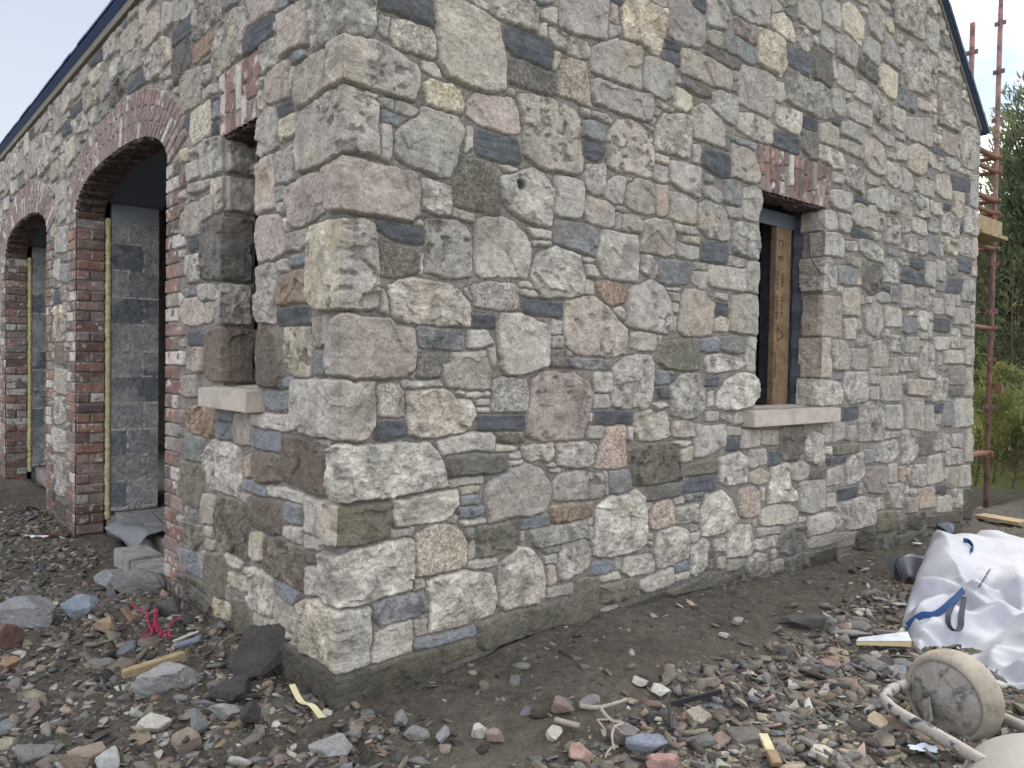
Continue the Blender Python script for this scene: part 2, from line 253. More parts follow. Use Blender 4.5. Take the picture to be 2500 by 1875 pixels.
# ---------------------------------------------------------------- the stones, traced tile by tile off the photograph
TILES = {
(800,0): """Gr -14,-22 39,-22 39,18 34,30 24,28 15,25 0,34 -12,41
Kk 43,-10 84,-10 85,22 70,17 55,10 43,6
Gs 43,13 50,15 49,26 46,31 42,25
Bg 51,16 62,17 82,24 87,34 86,47 73,43 56,38 50,30
Bs 85,-5 100,-3 115,4 128,10 137,19 141,35 144,50 143,72 132,75 110,69 97,62 90,50 88,30 87,12
Gr 108,-3 150,-12 165,3 170,8 168,27 150,19 130,11
Kk 142,23 152,24 170,30 182,38 181,54 178,56 165,50 150,44 143,35
Dg 147,48 165,52 183,60 184,76 180,78 165,72 147,67
Gs 147,72 150,73 151,78 147,77
Wp/Ws 2,38 15,28 35,32 53,42 70,53 73,60 73,72 69,82 62,81 45,75 30,70 15,66 3,72
Ws 76,50 85,51 90,56 91,62 85,60 78,57
Yg 78,68 84,65 100,69 106,74 109,84 108,93 90,88 80,84
Ps 112,85 118,76 130,77 148,80 153,90 155,107 145,109 130,104 120,100 113,94
Kk 120,106 135,109 153,114 155,132 140,131 120,124
Gs 42,81 53,82 53,90 43,87
Ws 55,83 65,86 73,90 70,94 60,92 55,90
Ks 44,90 55,94 59,100 57,102 44,98
Ws 31,75 40,78 38,80 34,78
Gp/Gr -23,95 -12,86 2,76 15,70 22,74 35,81 39,86 40,110 40,128 30,125 17,123 4,131 -10,137 -22,141 -24,120
Ws 43,102 51,102 52,118 50,131 44,129 43,115
Gs 55,110 62,102 72,95 78,87 86,90 104,95 108,102 110,108 106,118 103,132 98,144 85,142 75,137 60,131 54,124
Ws 113,103 117,104 116,120 111,124 112,110
Ps/Ps 0,139 8,132 14,128 30,132 55,136 69,140 72,152 73,175 69,179 47,176 30,173 14,171 7,172 0,169
Gr 76,144 88,147 100,152 100,165 99,174 88,173 75,169
Og 108,129 122,130 133,135 137,145 138,160 139,173 134,174 118,169 102,166 103,150
Ws 140,134 154,137 150,140 145,141""",
(800,450): """Gs 101,19 118,24 118,30 101,26
Kk 41,30 60,33 76,36 76,48 62,46 50,42 41,35
Og 41,47 50,50 70,52 74,58 73,72 60,74 43,74 42,60
Gp/Ys -15,36 0,31 14,29 30,28 37,32 39,45 40,70 41,98 38,101 15,101 0,102 -8,101 -15,92
Gp 80,29 85,28 103,30 110,34 115,42 116,55 115,74 105,76 95,76 85,72 79,70 79,45
Ws 120,29 127,27 140,26 150,31 160,42 164,52 163,68 161,76 150,75 138,73 125,75 120,72 118,55
Ws 76,56 77,66 75,73 74,62
Ws 71,28 77,30 77,33 71,32
Bs/Gr 5,112 14,105 30,108 48,109 55,116 68,117 70,135 70,148 65,156 40,157 15,157 3,155 1,140
Br 50,82 60,77 68,76 82,79 100,82 106,87 112,95 115,100 115,114 105,115 80,113 62,111 53,109 50,95
Gs 44,85 49,92 49,105 43,103 43,93
Gg 117,82 130,79 150,81 154,85 154,102 140,102 120,99 118,90
Ws 112,84 116,94 113,90
Kk 117,105 135,107 135,116 117,115
Sr 72,117 85,117 108,118 110,124 109,133 95,133 75,131
Ws 114,118 128,119 131,124 134,128 125,132 114,132
Gs 130,133 135,133 135,146 132,148 130,140
Dg 73,138 90,137 90,156 74,156
Bs 94,147 100,145 100,136 115,137 127,134 131,150 131,164 125,166 100,163 94,160
Gr 62,160 90,159 93,162 80,164 60,164
Gs 66,155 71,152 69,157""",
(800,900): """Gg 133,10 145,7 160,9 162,20 161,34 150,36 133,35 132,22
Bs/Ws -26,9 0,10 14,10 20,13 28,12 38,11 38,30 38,44 32,55 25,58 10,58 0,57 -10,54 -25,50
Bg 39,14 50,12 60,14 62,22 61,38 50,39 42,38 41,25
Kk 40,44 50,41 61,41 62,54 50,57 39,56
Br 64,19 80,17 92,16 100,20 105,25 115,26 119,32 120,38 115,44 112,50 105,53 95,53 85,55 75,55 65,53 64,35
Gs 105,18 111,19 110,21
Ws 112,20 131,19 131,22 112,23
Ws 122,25 131,25 131,30 122,29
Ws 122,32 131,32 131,36 122,35
Kk 123,38 140,38 159,38 159,48 140,50 121,51
Og 137,52 158,51 159,59 148,60 137,59
Ws 88,59 100,56 115,53 130,52 134,56 134,66 120,66 105,68 92,70
Ws 135,63 150,62 153,64 150,66 135,67
Wr/Wr 2,66 10,62 20,63 50,61 82,60 88,70 93,80 95,90 97,94 90,97 75,99 60,101 45,105 30,106 22,108 8,107 3,100 2,85
Ds 97,72 120,70 145,69 145,84 120,86 97,88
Gs 98,91 110,88 125,87 125,93 110,94 99,96
Ws 108,97 122,95 122,100 108,103
Ks 108,105 122,103 122,110 108,110
Ks 106,114 125,111 124,118 107,121
Ws 107,124 126,122 127,125 110,127
Ws 147,69 156,68 156,73 147,72
Ws 147,75 157,74 157,77 147,79
Os/Wp -18,103 -8,106 5,109 12,111 30,108 49,107 49,122 48,137 30,141 12,143 0,142 -8,135 -16,130
Wr 52,106 65,106 75,102 90,100 105,99 106,108 100,117 96,122 85,124 70,126 55,127 51,122 53,112
Gs 50,131 70,129 69,134 49,137
Ws 98,123 104,120 103,125 98,125
Bg 72,135 85,128 98,127 108,132 112,140 112,158 103,163 88,166 72,168 71,150
Sr 112,130 119,130 118,137 113,137
Gs 115,145 118,138 119,145 118,153 114,153
Or 120,130 140,126 154,124 155,135 152,147 140,149 125,152 121,140
Gs 113,157 130,155 136,154 136,159 120,162 113,161
Ws 158,134 163,132 162,143 157,143""",
(800,1350): """Wr/Wr -3,0 8,3 20,-2 45,-9 68,-12 69,5 67,28 60,31 40,37 20,42 8,44 0,42 -3,30
Sr 37,41 50,36 70,33 79,32 80,42 77,49 60,54 42,58 36,50
Gs 70,22 78,22 80,28 70,31
Wr 81,24 90,18 110,15 122,15 132,18 135,28 136,40 133,50 120,54 105,59 90,63 82,65 82,45
Ws 75,50 81,49 75,53
Ws 71,55 80,53 81,66 71,67
Ws 38,67 50,60 68,55 69,68 68,80 55,83 45,88 35,90 36,78
Ks 70,71 90,65 110,60 119,59 120,65 105,70 85,75 70,79
Os 94,76 110,71 119,69 119,81 105,86 95,90
Wr/Yr -23,42 -18,37 -8,36 0,41 8,46 20,46 34,44 34,60 33,88 20,94 8,95 0,90 -10,84 -20,78 -26,70 -25,55
Qs/Qs -33,72 -22,80 -8,89 7,97 30,94 55,86 75,79 89,78 91,95 91,130 -33,130
Os 122,58 135,53 149,47 169,43 187,39 187,50 184,60 170,64 149,70 130,78 125,78 123,68""",
(1250,0): """Ss 10,-6 33,-3 33,3 20,2
Ws 24,8 35,7 36,12 35,20 28,17 23,13
Ws 23,20 27,19 27,32 22,29
Gs 37,-5 60,-6 75,-4 78,3 77,20 77,33 65,30 55,28 45,27 39,22 37,10
Ps 81,3 85,4 86,20 80,18
Kk 79,-5 91,-5 89,5 82,3
Gs 79,20 86,22 88,28 80,31 77,27
Yr 92,-3 102,-2 110,3 125,8 124,20 122,35 118,46 110,40 100,33 92,31 90,20 88,10
Gs 108,-4 125,-4 125,6 115,3
Vs 127,-3 140,-2 145,5 156,15 156,30 154,37 150,39 140,36 130,31 127,28 127,10
Kk 125,32 137,36 136,42 124,39
Kk 122,41 135,45 136,54 128,51 122,47
Gr 30,22 40,26 50,31 60,35 63,40 62,47 55,47 45,42 35,38 31,32
Gs 64,39 75,34 84,32 90,35 103,38 104,50 104,73 98,71 88,67 80,64 70,61 65,58
Bg 40,49 47,47 58,51 60,57 61,68 62,80 63,87 55,83 45,79 37,77 38,60
Ws 34,42 38,43 38,50 35,57 32,54
Vs 64,65 70,64 85,70 100,76 113,78 114,88 112,97 106,98 90,93 75,87 67,84 64,78
Gs 107,46 115,46 125,51 130,54 130,65 129,78 123,81 115,77 106,72 106,58
Ys 132,71 138,73 144,77 145,87 140,91 132,88 131,80
Ds 138,62 150,66 160,72 161,79 150,77 138,70
Gr 117,81 122,84 129,88 129,90 117,87
Gs 116,88 120,90 119,94 116,93
Gs 114,96 116,96 115,101
Gs 107,101 114,106 114,103
Bp 5,77 15,77 28,80 40,85 48,89 52,95 55,101 54,115 56,130 55,139 50,141 40,138 25,137 15,132 10,125 10,105 8,95
Ss 57,98 65,98 74,102 74,113 72,115 62,112 57,110
Gs 65,91 75,93 80,97 80,100 70,97 65,94
Gs 56,87 62,90 61,95 57,92
Kk 58,115 68,117 74,120 73,128 68,131 59,126
Bp 76,114 80,104 85,98 95,98 105,103 112,110 115,120 115,135 113,144 105,143 95,139 85,139 78,134 77,125
Wr 121,95 122,93 135,93 144,95 145,110 143,128 135,126 125,124 116,122 116,105
Ws 117,125 127,128 126,133 117,130
Gs 115,134 125,136 126,148 120,148 115,145
Gp 128,130 140,132 153,136 153,150 152,160 145,157 135,152 128,147 128,138
Gs 146,117 152,118 151,132 147,131
Gg 60,133 75,134 75,150 74,158 68,158 60,154 58,145
Gs 77,147 85,143 92,145 91,155 88,165 83,165 76,161
Ws 35,143 45,143 57,147 58,163 55,176 50,178 40,175 33,173 34,155
Bs 90,160 95,150 103,145 112,149 115,155 115,172 110,174 100,171 92,168
As 117,150 126,151 126,165 125,175 118,176 117,165
Gs 93,144 97,146 93,148
Wr -9,144 2,139 15,137 24,141 32,152 33,160 32,175 31,184 18,182 8,178 -2,170 -7,160""",
(1250,450): """Gs 128,6 138,8 149,15 149,32 140,31 128,28
Gs 60,11 75,14 83,20 83,33 78,35 70,33 60,30 58,22
Gs 84,22 87,23 86,37 84,35
Gs 84,18 92,20 91,22 84,21
Gs 89,24 100,26 105,31 103,39 95,38 88,35
Ss 35,29 50,31 62,34 68,39 69,48 66,57 55,55 43,51 34,47
Ws 12,36 20,37 31,39 31,44 16,42
Ws 16,46 31,47 31,50 17,49
Ws 73,37 85,39 100,41 102,50 101,65 100,79 90,78 80,77 74,74 70,65 68,57 70,45
Bs 107,30 115,28 126,30 131,38 131,50 130,57 125,59 115,56 103,54 105,40
Bs 132,32 143,34 143,40 132,37
Gs 143,34 148,35 151,40 144,40
Bs 139,42 151,44 151,49 138,46
Gs 133,47 140,50 150,52 150,60 145,61 133,58
Gr 104,57 113,58 118,66 116,76 108,74 104,70
Ss 120,61 130,62 145,64 144,80 135,82 118,79 119,70
Gs 147,64 157,65 157,70 147,69
Gs 146,71 158,71 158,80 155,85 146,80
Wr 16,68 20,56 32,53 36,50 44,54 52,58 55,58 58,68 59,78 56,90 45,92 35,91 25,92 21,88 16,80 15,73
Ws 57,60 66,60 64,63 58,62
Gs 58,64 65,65 70,74 67,76 60,74
Ws 59,78 66,80 66,89 58,88
Rg 68,80 80,79 90,83 92,88 91,96 80,97 75,95 71,88
Ws 82,101 88,100 92,105 90,111 86,107
Bp 43,97 55,92 66,91 75,98 84,107 88,114 92,118 93,128 91,137 80,139 65,138 50,137 44,130 42,115
Gp 95,84 105,81 113,78 122,83 127,92 129,105 129,118 125,122 112,119 92,115 93,100
Ws 7,80 16,81 16,84 7,83
Ws 7,86 19,87 21,89 18,92 7,90
Kk 9,94 25,95 41,96 40,107 25,106 9,105
Ws -8,105 0,105 12,107 20,112 29,115 30,130 29,147 20,150 8,153 -4,155 -8,150 -10,135 -12,115
Gs 33,110 40,112 40,121 31,121
Gg 31,124 41,124 41,133 31,132
Dr 32,135 43,135 43,149 38,149 32,147
Sr 45,142 60,142 80,143 80,148 60,149 45,148
Ws 44,135 48,138 45,139
Ws 96,121 105,120 117,121 117,130 114,135 105,134 96,132
Ws 119,123 121,123 119,130
Og 123,128 135,126 150,125 152,140 151,150 140,151 125,149 117,143 118,133
Gs 127,87 135,89 136,95 129,94
Gs 130,96 134,97 134,104 130,103
Gs 130,107 133,108 132,120 130,118
Ws 124,84 136,85 134,87
Bs 140,85 150,86 160,89 163,98 161,110 160,121 152,123 140,123 134,118 136,105 137,92""",
(1250,900): """Pp 17,8 25,3 33,3 40,6 50,4 62,12 65,18 63,30 61,42 56,56 45,57 35,58 25,58 12,54 12,42 14,30 15,20
Ws 66,3 80,3 80,18 75,20 67,19
Ws 67,22 77,21 79,30 77,32 66,32
Wr 82,-1 90,-8 100,-11 112,-10 115,0 114,12 112,28 108,33 100,30 95,32 81,30 82,15
Sr 116,2 133,3 130,10 125,13 116,12
Ds 116,15 125,15 127,24 116,24
Ws 114,28 122,28 126,30 122,32 116,32
Wr 128,15 135,7 142,4 151,5 153,12 156,20 155,32 148,40 138,40 129,38 130,25
Kk 67,34 80,35 97,34 97,44 80,45 66,45
Ws 63,37 65,37 64,43 62,43
Ws 62,48 72,46 74,47 72,56 60,56
Ag 76,48 84,47 91,47 91,60 92,72 92,79 80,82 67,80 70,68 74,55
Wr 100,37 110,33 115,37 123,35 126,45 126,55 115,57 103,58 99,50
Ws 94,48 98,47 96,58 93,55
Br 130,44 140,43 148,45 147,55 140,56 130,55
Ws 129,60 140,58 145,60 138,63
Ws 137,65 146,63 145,74 137,75
Op 95,65 105,62 118,60 128,60 134,66 136,78 137,90 125,92 110,94 98,94 96,82
Br 8,64 20,62 33,61 33,70 30,75 22,73 14,76 9,72
Wr 35,62 50,60 60,59 65,63 65,75 60,80 48,80 38,78 36,70
Ws 66,61 68,62 67,68
Ws 28,78 35,77 34,80
Ws 31,82 39,81 38,84 31,83
Vs -22,105 -20,92 -12,90 -2,80 10,78 22,81 29,90 31,100 28,112 22,117 12,120 5,119 -10,122 -19,125
Gp 33,93 38,86 50,83 62,85 73,86 74,98 71,104 60,105 45,107 34,106
Gs 75,84 77,85 77,103 76,98
Ss 79,84 90,82 95,84 96,98 88,101 79,101
Wr 68,112 78,105 88,102 100,98 106,104 108,115 108,128 108,140 100,147 88,150 75,152 66,151 65,140 68,128
Ds 109,98 125,95 136,93 136,103 120,106 109,107
Os 141,78 155,75 165,73 165,84 150,86 141,87
Kk 138,91 150,89 163,86 164,97 150,100 139,101
Rg 31,112 45,110 65,108 65,117 60,121 45,124 33,125 30,120
Ks 8,124 20,119 30,118 30,126 18,128 8,130
Gr 16,132 30,128 45,125 60,123 61,135 50,138 35,142 22,145 17,140
Ws 8,132 14,132 13,143 7,143
Gs 61,128 65,129 66,138 62,138
Gs 61,122 65,122 64,127 61,127
Ag 114,112 120,108 127,106 131,110 132,125 125,129 112,130 111,122
Ws 109,110 113,109 112,114 109,114
Gr 133,113 142,111 150,110 151,125 140,125 133,125
Ws 131,105 138,104 139,108 132,109
Sr 140,102 155,100 154,106 140,107
Wr 117,138 120,130 132,128 142,131 143,145 142,153 130,158 118,161 116,150
Gs 144,126 150,126 150,131 145,133
Gs 144,133 152,132 150,139 145,140
Gs 108,134 113,134 113,138 108,138
Gs 109,140 113,140 113,144
Gr 40,144 50,141 60,139 64,150 62,160 55,165 45,170 38,172 37,160
Gs 26,146 38,144 40,147 28,150
Gs 27,152 36,151 36,157 28,158
Wr 145,145 155,138 160,141 158,155 155,162 148,168 145,166""",
(1250,1350): """Wr -11,10 0,2 5,-4 15,-3 22,5 25,15 27,25 26,35 20,40 8,43 -5,46 -11,43 -11,28
Bs 29,10 34,10 35,24 30,27
Ks 63,9 75,5 81,7 81,15 70,18 64,19
Gs 83,4 88,3 88,11 83,13
Wr 90,5 100,3 112,1 115,8 113,15 105,16 95,19 89,15
Ws 71,19 85,15 87,20 72,23
Gs 28,30 40,27 48,25 48,32 35,35 28,36
Os 49,33 53,23 70,19 69,35 70,50 60,56 50,57 40,58 42,50
Or 71,28 90,23 102,22 102,33 95,37 80,41 72,40
Ws 104,22 120,15 130,12 131,23 120,28 107,32 103,28
Ks 131,10 143,7 144,13 132,16
Ws 132,18 143,15 143,20 133,23
Nr 158,-3 163,-2 164,12 156,14
Ws 71,47 80,43 85,43 84,49 73,51
Os 126,31 140,26 156,19 157,28 140,32 128,34
Qs 86,45 104,38 125,31 125,40 100,52 86,56
Wr 190,5 198,0 206,1 207,12 200,18 192,19 189,12
Dr 221,6 232,0 233,15 222,16
Gs 175,5 188,3 188,8 180,14 174,14
Gs 209,8 219,5 219,12 210,16""",
(1700,0): """Kk -4,-4 7,-3 7,10 0,6
Gp 8,0 20,-2 25,8 26,15 24,24 15,23 8,18
Vs 28,-5 45,-6 60,-4 59,10 57,22 50,21 40,17 30,11
Mr 31,14 38,17 47,21 49,30 47,38 40,33 32,27
Gs 9,26 19,25 20,33 19,40 12,37 9,33
Ss 23,27 35,32 48,37 49,50 45,53 35,47 22,40
Ds 8,37 20,41 35,49 35,55 28,56 15,49 7,42
Bs 0,43 10,48 20,52 28,57 28,70 26,74 15,70 5,67 -8,62 -13,57 -12,40 -7,40
Yr 50,22 58,25 65,28 71,33 72,45 72,55 68,62 62,58 55,55 50,50 50,35
Yg 62,12 70,10 76,18 79,28 79,35 73,32 65,26 60,20
Gs 83,-3 90,-4 97,2 100,10 100,24 95,25 88,20 82,14 82,5
Gs 60,-2 68,4 70,9 62,10
Gr 66,-4 80,-4 80,4 72,5
Ss 72,7 80,11 80,17 74,12
Gr 82,21 88,21 92,27 92,38 90,44 84,40 81,30
Kk 74,38 82,41 91,44 92,55 91,62 82,57 73,50
Ds 94,38 102,41 109,46 110,60 109,71 103,68 95,63 93,50
Gs 103,-2 110,-1 116,4 117,15 116,25 110,22 103,17 102,8
Gs 101,21 108,26 111,32 111,44 105,40 100,36
Ys 119,4 124,2 130,8 136,18 135,30 133,37 128,33 120,24 118,15
Gs 113,28 120,29 130,36 130,48 128,55 120,50 114,45
Vs 139,3 145,3 152,12 152,25 150,35 145,30 140,24
Gs 136,30 142,31 149,37 148,54 140,48 135,42
Ys 153,14 158,16 160,28 156,25 153,20
Vs 152,26 158,30 164,45 166,58 158,53 151,47
Dr 131,44 138,47 144,55 147,63 146,68 140,64 131,57
Ys 148,51 156,55 162,60 162,75 160,81 153,76 148,70
Gs 114,52 122,55 127,60 128,74 122,72 114,68
Ws 110,49 112,50 113,65 110,63
Gg 129,65 135,67 141,73 141,85 135,82 128,78
Gs 34,60 37,53 45,55 55,58 62,63 63,75 62,90 60,95 50,91 42,87 35,83 34,72
Ss 29,57 33,58 33,75 29,73
Gs 64,66 70,67 71,80 67,84 64,80
Vr 73,56 85,62 92,67 100,68 107,73 109,85 108,96 100,96 90,91 80,86 72,80
Gs 110,72 115,73 119,78 120,95 115,94 110,88
Wp 64,85 70,87 80,90 85,92 85,103 82,110 75,106 65,101
Kk 85,93 98,97 98,105 90,105 85,102
Kk 109,95 117,98 116,102 109,99
Gs 122,85 128,83 135,87 141,91 141,103 132,100 123,94
Gr 142,72 148,75 155,84 157,95 157,105 150,101 142,92
Gg 14,75 20,73 28,77 34,80 33,95 30,101 22,97 13,88
Gp 34,92 45,92 57,98 61,103 61,116 52,115 42,110 33,103
Kk 62,107 72,108 83,114 83,125 75,123 62,118
Dg 85,105 92,106 98,111 98,130 92,129 85,120
Gs 99,102 107,99 114,104 114,120 108,118 99,115
Gs 117,99 125,98 135,104 134,116 125,112 117,108
Gs 114,113 122,114 122,124 116,120
Gs 123,115 134,119 134,129 123,124
Gr 99,117 110,121 118,125 119,137 110,136 100,128
Bs 135,109 142,112 150,118 152,130 152,142 145,141 136,132 135,120
Gs 142,101 150,105 160,112 159,119 150,115 142,108
Ss 28,110 40,114 48,117 47,121 35,118 28,114
Ss 23,108 27,109 26,122 23,121
Bs 28,116 40,120 46,124 50,135 52,143 48,149 40,147 28,143
Bs -3,88 4,84 10,88 18,97 22,105 22,120 15,118 5,114 -2,112 -4,100
Kk 5,121 15,123 27,128 27,145 20,143 10,138 4,133
Gr 120,132 130,135 136,138 135,158 125,152 119,145
Gs 111,140 119,142 118,150 111,147
Gs 137,140 147,145 147,151 137,148
Gr 154,131 166,134 168,150 160,152 154,145
Gs 139,154 150,152 155,155 155,172 145,168 139,163""",
(1700,450): """Gp 1,16 8,13 18,16 24,25 27,38 25,45 20,47 10,43 2,36 1,25
Kk 3,46 15,47 25,50 25,58 24,64 12,63 3,62
Ks 4,125 18,125 18,136 5,135
Ss 20,124 30,123 40,125 39,136 30,137 20,134
Gs 41,125 48,124 47,138 47,151 42,151 40,140
Kk 16,96 25,96 25,106 16,105
Gs 15,88 25,89 25,93 15,92
Ws 14,110 20,107 26,111 25,119 14,119
Gs 29,91 40,89 49,91 49,105 48,122 40,121 27,119 28,105
Gs 10,66 25,67 39,69 39,85 35,87 20,84 12,82 9,75
Gs 40,63 50,63 50,75 49,89 40,86
Gr 26,59 39,61 39,67 30,66 26,64
Gr 29,35 35,30 50,34 51,48 50,61 40,59 31,56 29,50
Gs 23,18 36,20 36,28 25,26
Gs 38,3 45,2 52,5 52,18 49,30 43,29 37,25 37,12
Ss 23,-5 36,-3 35,18 22,14
Gs 6,3 12,3 18,6 21,13 18,16 12,14 7,9
Wr 8,139 20,138 35,141 39,146 32,150 20,152 9,152 7,145
Wr 24,159 35,153 44,154 48,158 48,172 44,180 35,182 25,183 16,180 17,170
Gs 109,5 118,5 126,8 126,23 118,21 110,18 107,12
Kk 127,8 138,13 138,18 128,13
Gs 127,17 133,14 137,18 136,35 128,33 125,28
Gs 140,17 144,17 148,30 147,37 138,34 136,28
Gs 102,22 112,22 114,30 113,37 102,37
Gs 115,23 122,24 125,32 123,40 116,37
Kk 125,35 140,40 139,44 125,41
Gs 102,38 115,40 119,45 119,59 110,58 101,56
Gr 101,59 108,60 112,67 112,85 101,87
Bs 100,90 116,92 117,115 116,124 100,122
Bs 99,124 108,125 108,156 99,156
Wr 99,158 115,161 118,170 116,178 99,179
Gs 120,46 130,47 130,54 121,53
Gr 132,45 140,46 150,53 151,64 140,60 131,53
Ss 113,66 122,66 129,69 129,82 120,81 113,79
Gs 121,57 133,60 131,68 122,64
Dp 134,72 140,63 147,65 150,75 148,87 140,89 134,82
Bs 119,85 130,84 132,90 132,106 119,106
Gs 137,92 143,91 150,100 151,115 145,124 138,118 136,105
Bs 119,110 129,109 128,125 121,125
Bg 110,127 120,127 124,138 122,150 111,150
Gs 125,134 138,134 137,150 126,149
Bs 142,128 150,127 155,135 155,147 142,148
Gs 153,98 165,101 165,115 153,115
Gr 152,60 160,61 164,70 163,80 151,79
Kk 149,83 157,83 156,89
Ss 157,83 164,83 163,96 157,95
Gs 145,88 155,88 155,96 145,95
Gr 131,122 141,124 140,130 130,131""",
(1700,900): """Gs 0,45 10,47 23,46 24,52 23,62 15,66 5,71 -4,72 -2,55
Wr 4,115 8,103 20,99 27,106 31,114 33,122 28,130 18,134 5,136 3,125
Gr 120,3 138,3 139,15 138,26 125,28 120,20
Gs 140,0 148,0 148,12 141,12
Gs 139,15 148,15 147,25 140,25
Gs 149,7 166,6 166,26 150,26
Kk 118,31 131,30 131,40 118,41
Gr 133,30 140,27 150,29 152,45 150,58 140,58 131,59 131,42
Gs 153,30 166,30 166,49 153,48
Gs 110,44 120,44 119,55 110,60
Gs 103,45 109,45 108,60 103,60
Dr 67,48 87,46 87,60 83,74 70,75 66,65
Gr 88,55 95,51 102,54 103,75 98,79 90,75 87,65
Bs 53,51 65,50 65,62 53,62
Ws 36,50 51,50 51,63 36,65
Gs 24,48 35,48 35,54 25,54
Kk 24,56 35,56 34,66 24,66
Gs 120,47 128,46 131,55 125,58 120,57
Os 111,63 131,60 131,67 112,70
Ws 42,67 56,66 57,77 42,81
Kk 58,68 66,67 66,77 58,79
Wr 17,74 25,70 35,68 41,73 41,92 35,93 25,95 18,92
Gs 42,85 52,81 58,84 58,91 50,94 42,92
Wr 60,80 70,78 75,77 76,95 81,100 80,107 65,108 57,110 60,90
Gs 77,78 86,75 91,80 90,88 82,91 76,89
Ds 91,83 105,81 104,88 92,89
Vs 83,93 95,91 104,90 104,112 95,117 83,116
Bs 106,82 118,79 118,92 106,95
Gr 121,78 125,71 135,68 136,85 130,92 122,93
Kk 105,73 122,71 120,76 106,78
Kk 114,98 130,95 130,104 115,106
Ms 137,80 152,79 154,90 152,101 140,100 136,92
Gr 143,62 155,59 162,58 163,70 155,76 144,75
Ss 135,66 142,66 142,76 136,77
Gs 155,78 162,77 162,92 155,92
As 164,80 170,80 170,92 164,91
Ag 34,98 45,96 50,100 51,118 42,121 36,119 34,108
Ws 51,116 60,111 75,110 81,115 80,123 70,126 60,128 52,127
Gs 90,121 100,118 111,116 111,128 105,133 90,137
Gr 113,110 122,108 122,120 113,130
Gr 123,108 135,104 144,106 144,125 135,130 122,131
Gr 153,95 166,92 168,112 155,113
Gs 105,103 112,101 112,112 105,112
Gs 49,130 68,127 68,134 49,136
Gr 46,140 58,136 66,135 65,143 50,147 46,146
Wr 24,132 35,127 43,127 45,138 44,150 35,153 25,154 24,142
Dr 66,138 75,128 88,127 88,145 80,151 70,151 66,145
Gs 92,137 105,134 114,133 114,140 100,144 92,145
Gs 115,134 130,131 128,142 115,146
Dr 127,134 137,128 145,132 145,148 127,145
Os 145,118 160,114 161,130 146,133
Gs 13,140 23,138 23,148 14,148""",
(2200,300): """Vs 4,-5 24,-3 24,20 12,16 3,11
Bs 5,20 15,16 21,21 20,40 14,43 5,38
Gs 21,23 33,28 33,40 22,34
Kk 25,18 35,24 34,29 25,24
Ps 33,7 45,11 44,27 32,23
Gs 0,36 8,40 10,50 6,56 0,55
Gs 15,44 26,48 26,61 15,57
Bs 28,42 38,43 41,52 40,63 32,60 27,55
Kk 40,42 55,46 55,56 42,54
Ys 42,55 50,57 50,75 46,78 41,72
Gs 56,42 62,43 61,70 56,66
Gr 10,57 21,61 22,78 12,75
Vr 33,75 40,73 46,78 46,90 42,93 33,88
Kk 34,65 41,67 40,71 34,70
Gr 52,68 61,72 61,92 51,88
Vr 0,57 5,58 8,75 6,88 0,89
Gs 9,76 20,80 20,92 9,88
Gr 23,75 30,80 30,90 22,88
Ss 22,90 30,96 30,108 21,104
Yr 35,92 46,95 45,108 35,104
Gr 48,92 56,95 55,109 47,106
Gr 2,91 11,91 12,105 3,103
Kk 0,118 18,122 18,132 0,128
Gs 20,112 28,114 27,133 19,131
Gs 29,111 35,113 35,128 29,127
Kk 37,126 49,127 48,137 36,137
Gr 50,124 59,127 59,145 49,144
Gs 0,131 10,131 10,150 0,150
Gr 12,134 20,134 24,145 20,150 12,148
Gs 25,142 34,143 34,155 26,155
Vs 35,139 42,140 42,158 35,155
Gs 43,150 54,151 54,164 43,163""",
(2200,800): """Gs 4,8 14,8 14,20 4,20
Gr 20,12 27,15 29,32 27,41 15,40 13,30
Ws 27,8 38,8 38,18 27,18
Gr 40,0 46,2 49,10 49,17 40,16
Gs 50,10 58,10 58,31 50,29
Gs 34,19 49,19 49,29 35,29
Ms 39,32 51,31 51,46 39,46
Ds 39,49 50,49 50,55 39,55
Gs 52,33 57,33 57,55 52,55
Bs 5,42 25,43 22,55 5,54
Gr 30,39 37,42 35,58 25,60 26,48
Gs 3,56 18,58 18,83 4,82
Gs 19,63 26,63 27,83 19,85
Kk 27,62 34,61 33,68 27,68
Ss 36,58 42,59 41,80 33,79
Gs 43,58 57,58 57,79 43,81
Gr 28,81 40,89 38,99 26,100
Gs 42,86 50,86 49,97 41,97
Gr 0,83 10,83 13,92 13,104 5,110 0,110
Dg 14,88 25,88 24,102 14,104
Ws 21,105 32,102 34,122 32,125 21,127
Gr 36,99 48,98 49,110 36,111
Gs 52,83 57,82 57,108 51,108
Gs 39,114 46,113 45,129 38,130
Gs 47,112 56,111 56,128 47,129
As 0,115 6,114 6,123 0,124
Gr 7,112 20,111 20,128 8,128
Kk 28,128 36,127 36,134 28,134
As 14,131 26,129 27,145 14,147
Gs 29,137 40,136 40,149 28,150
Gr 41,131 49,131 49,146 41,146
Gs 3,138 12,138 12,150 4,150
Ds 21,153 37,150 37,160 21,162
Ns 38,149 48,147 48,157 39,158
Qs 5,153 15,152 15,163 5,163
Qs 50,131 56,131 56,155 50,155""",
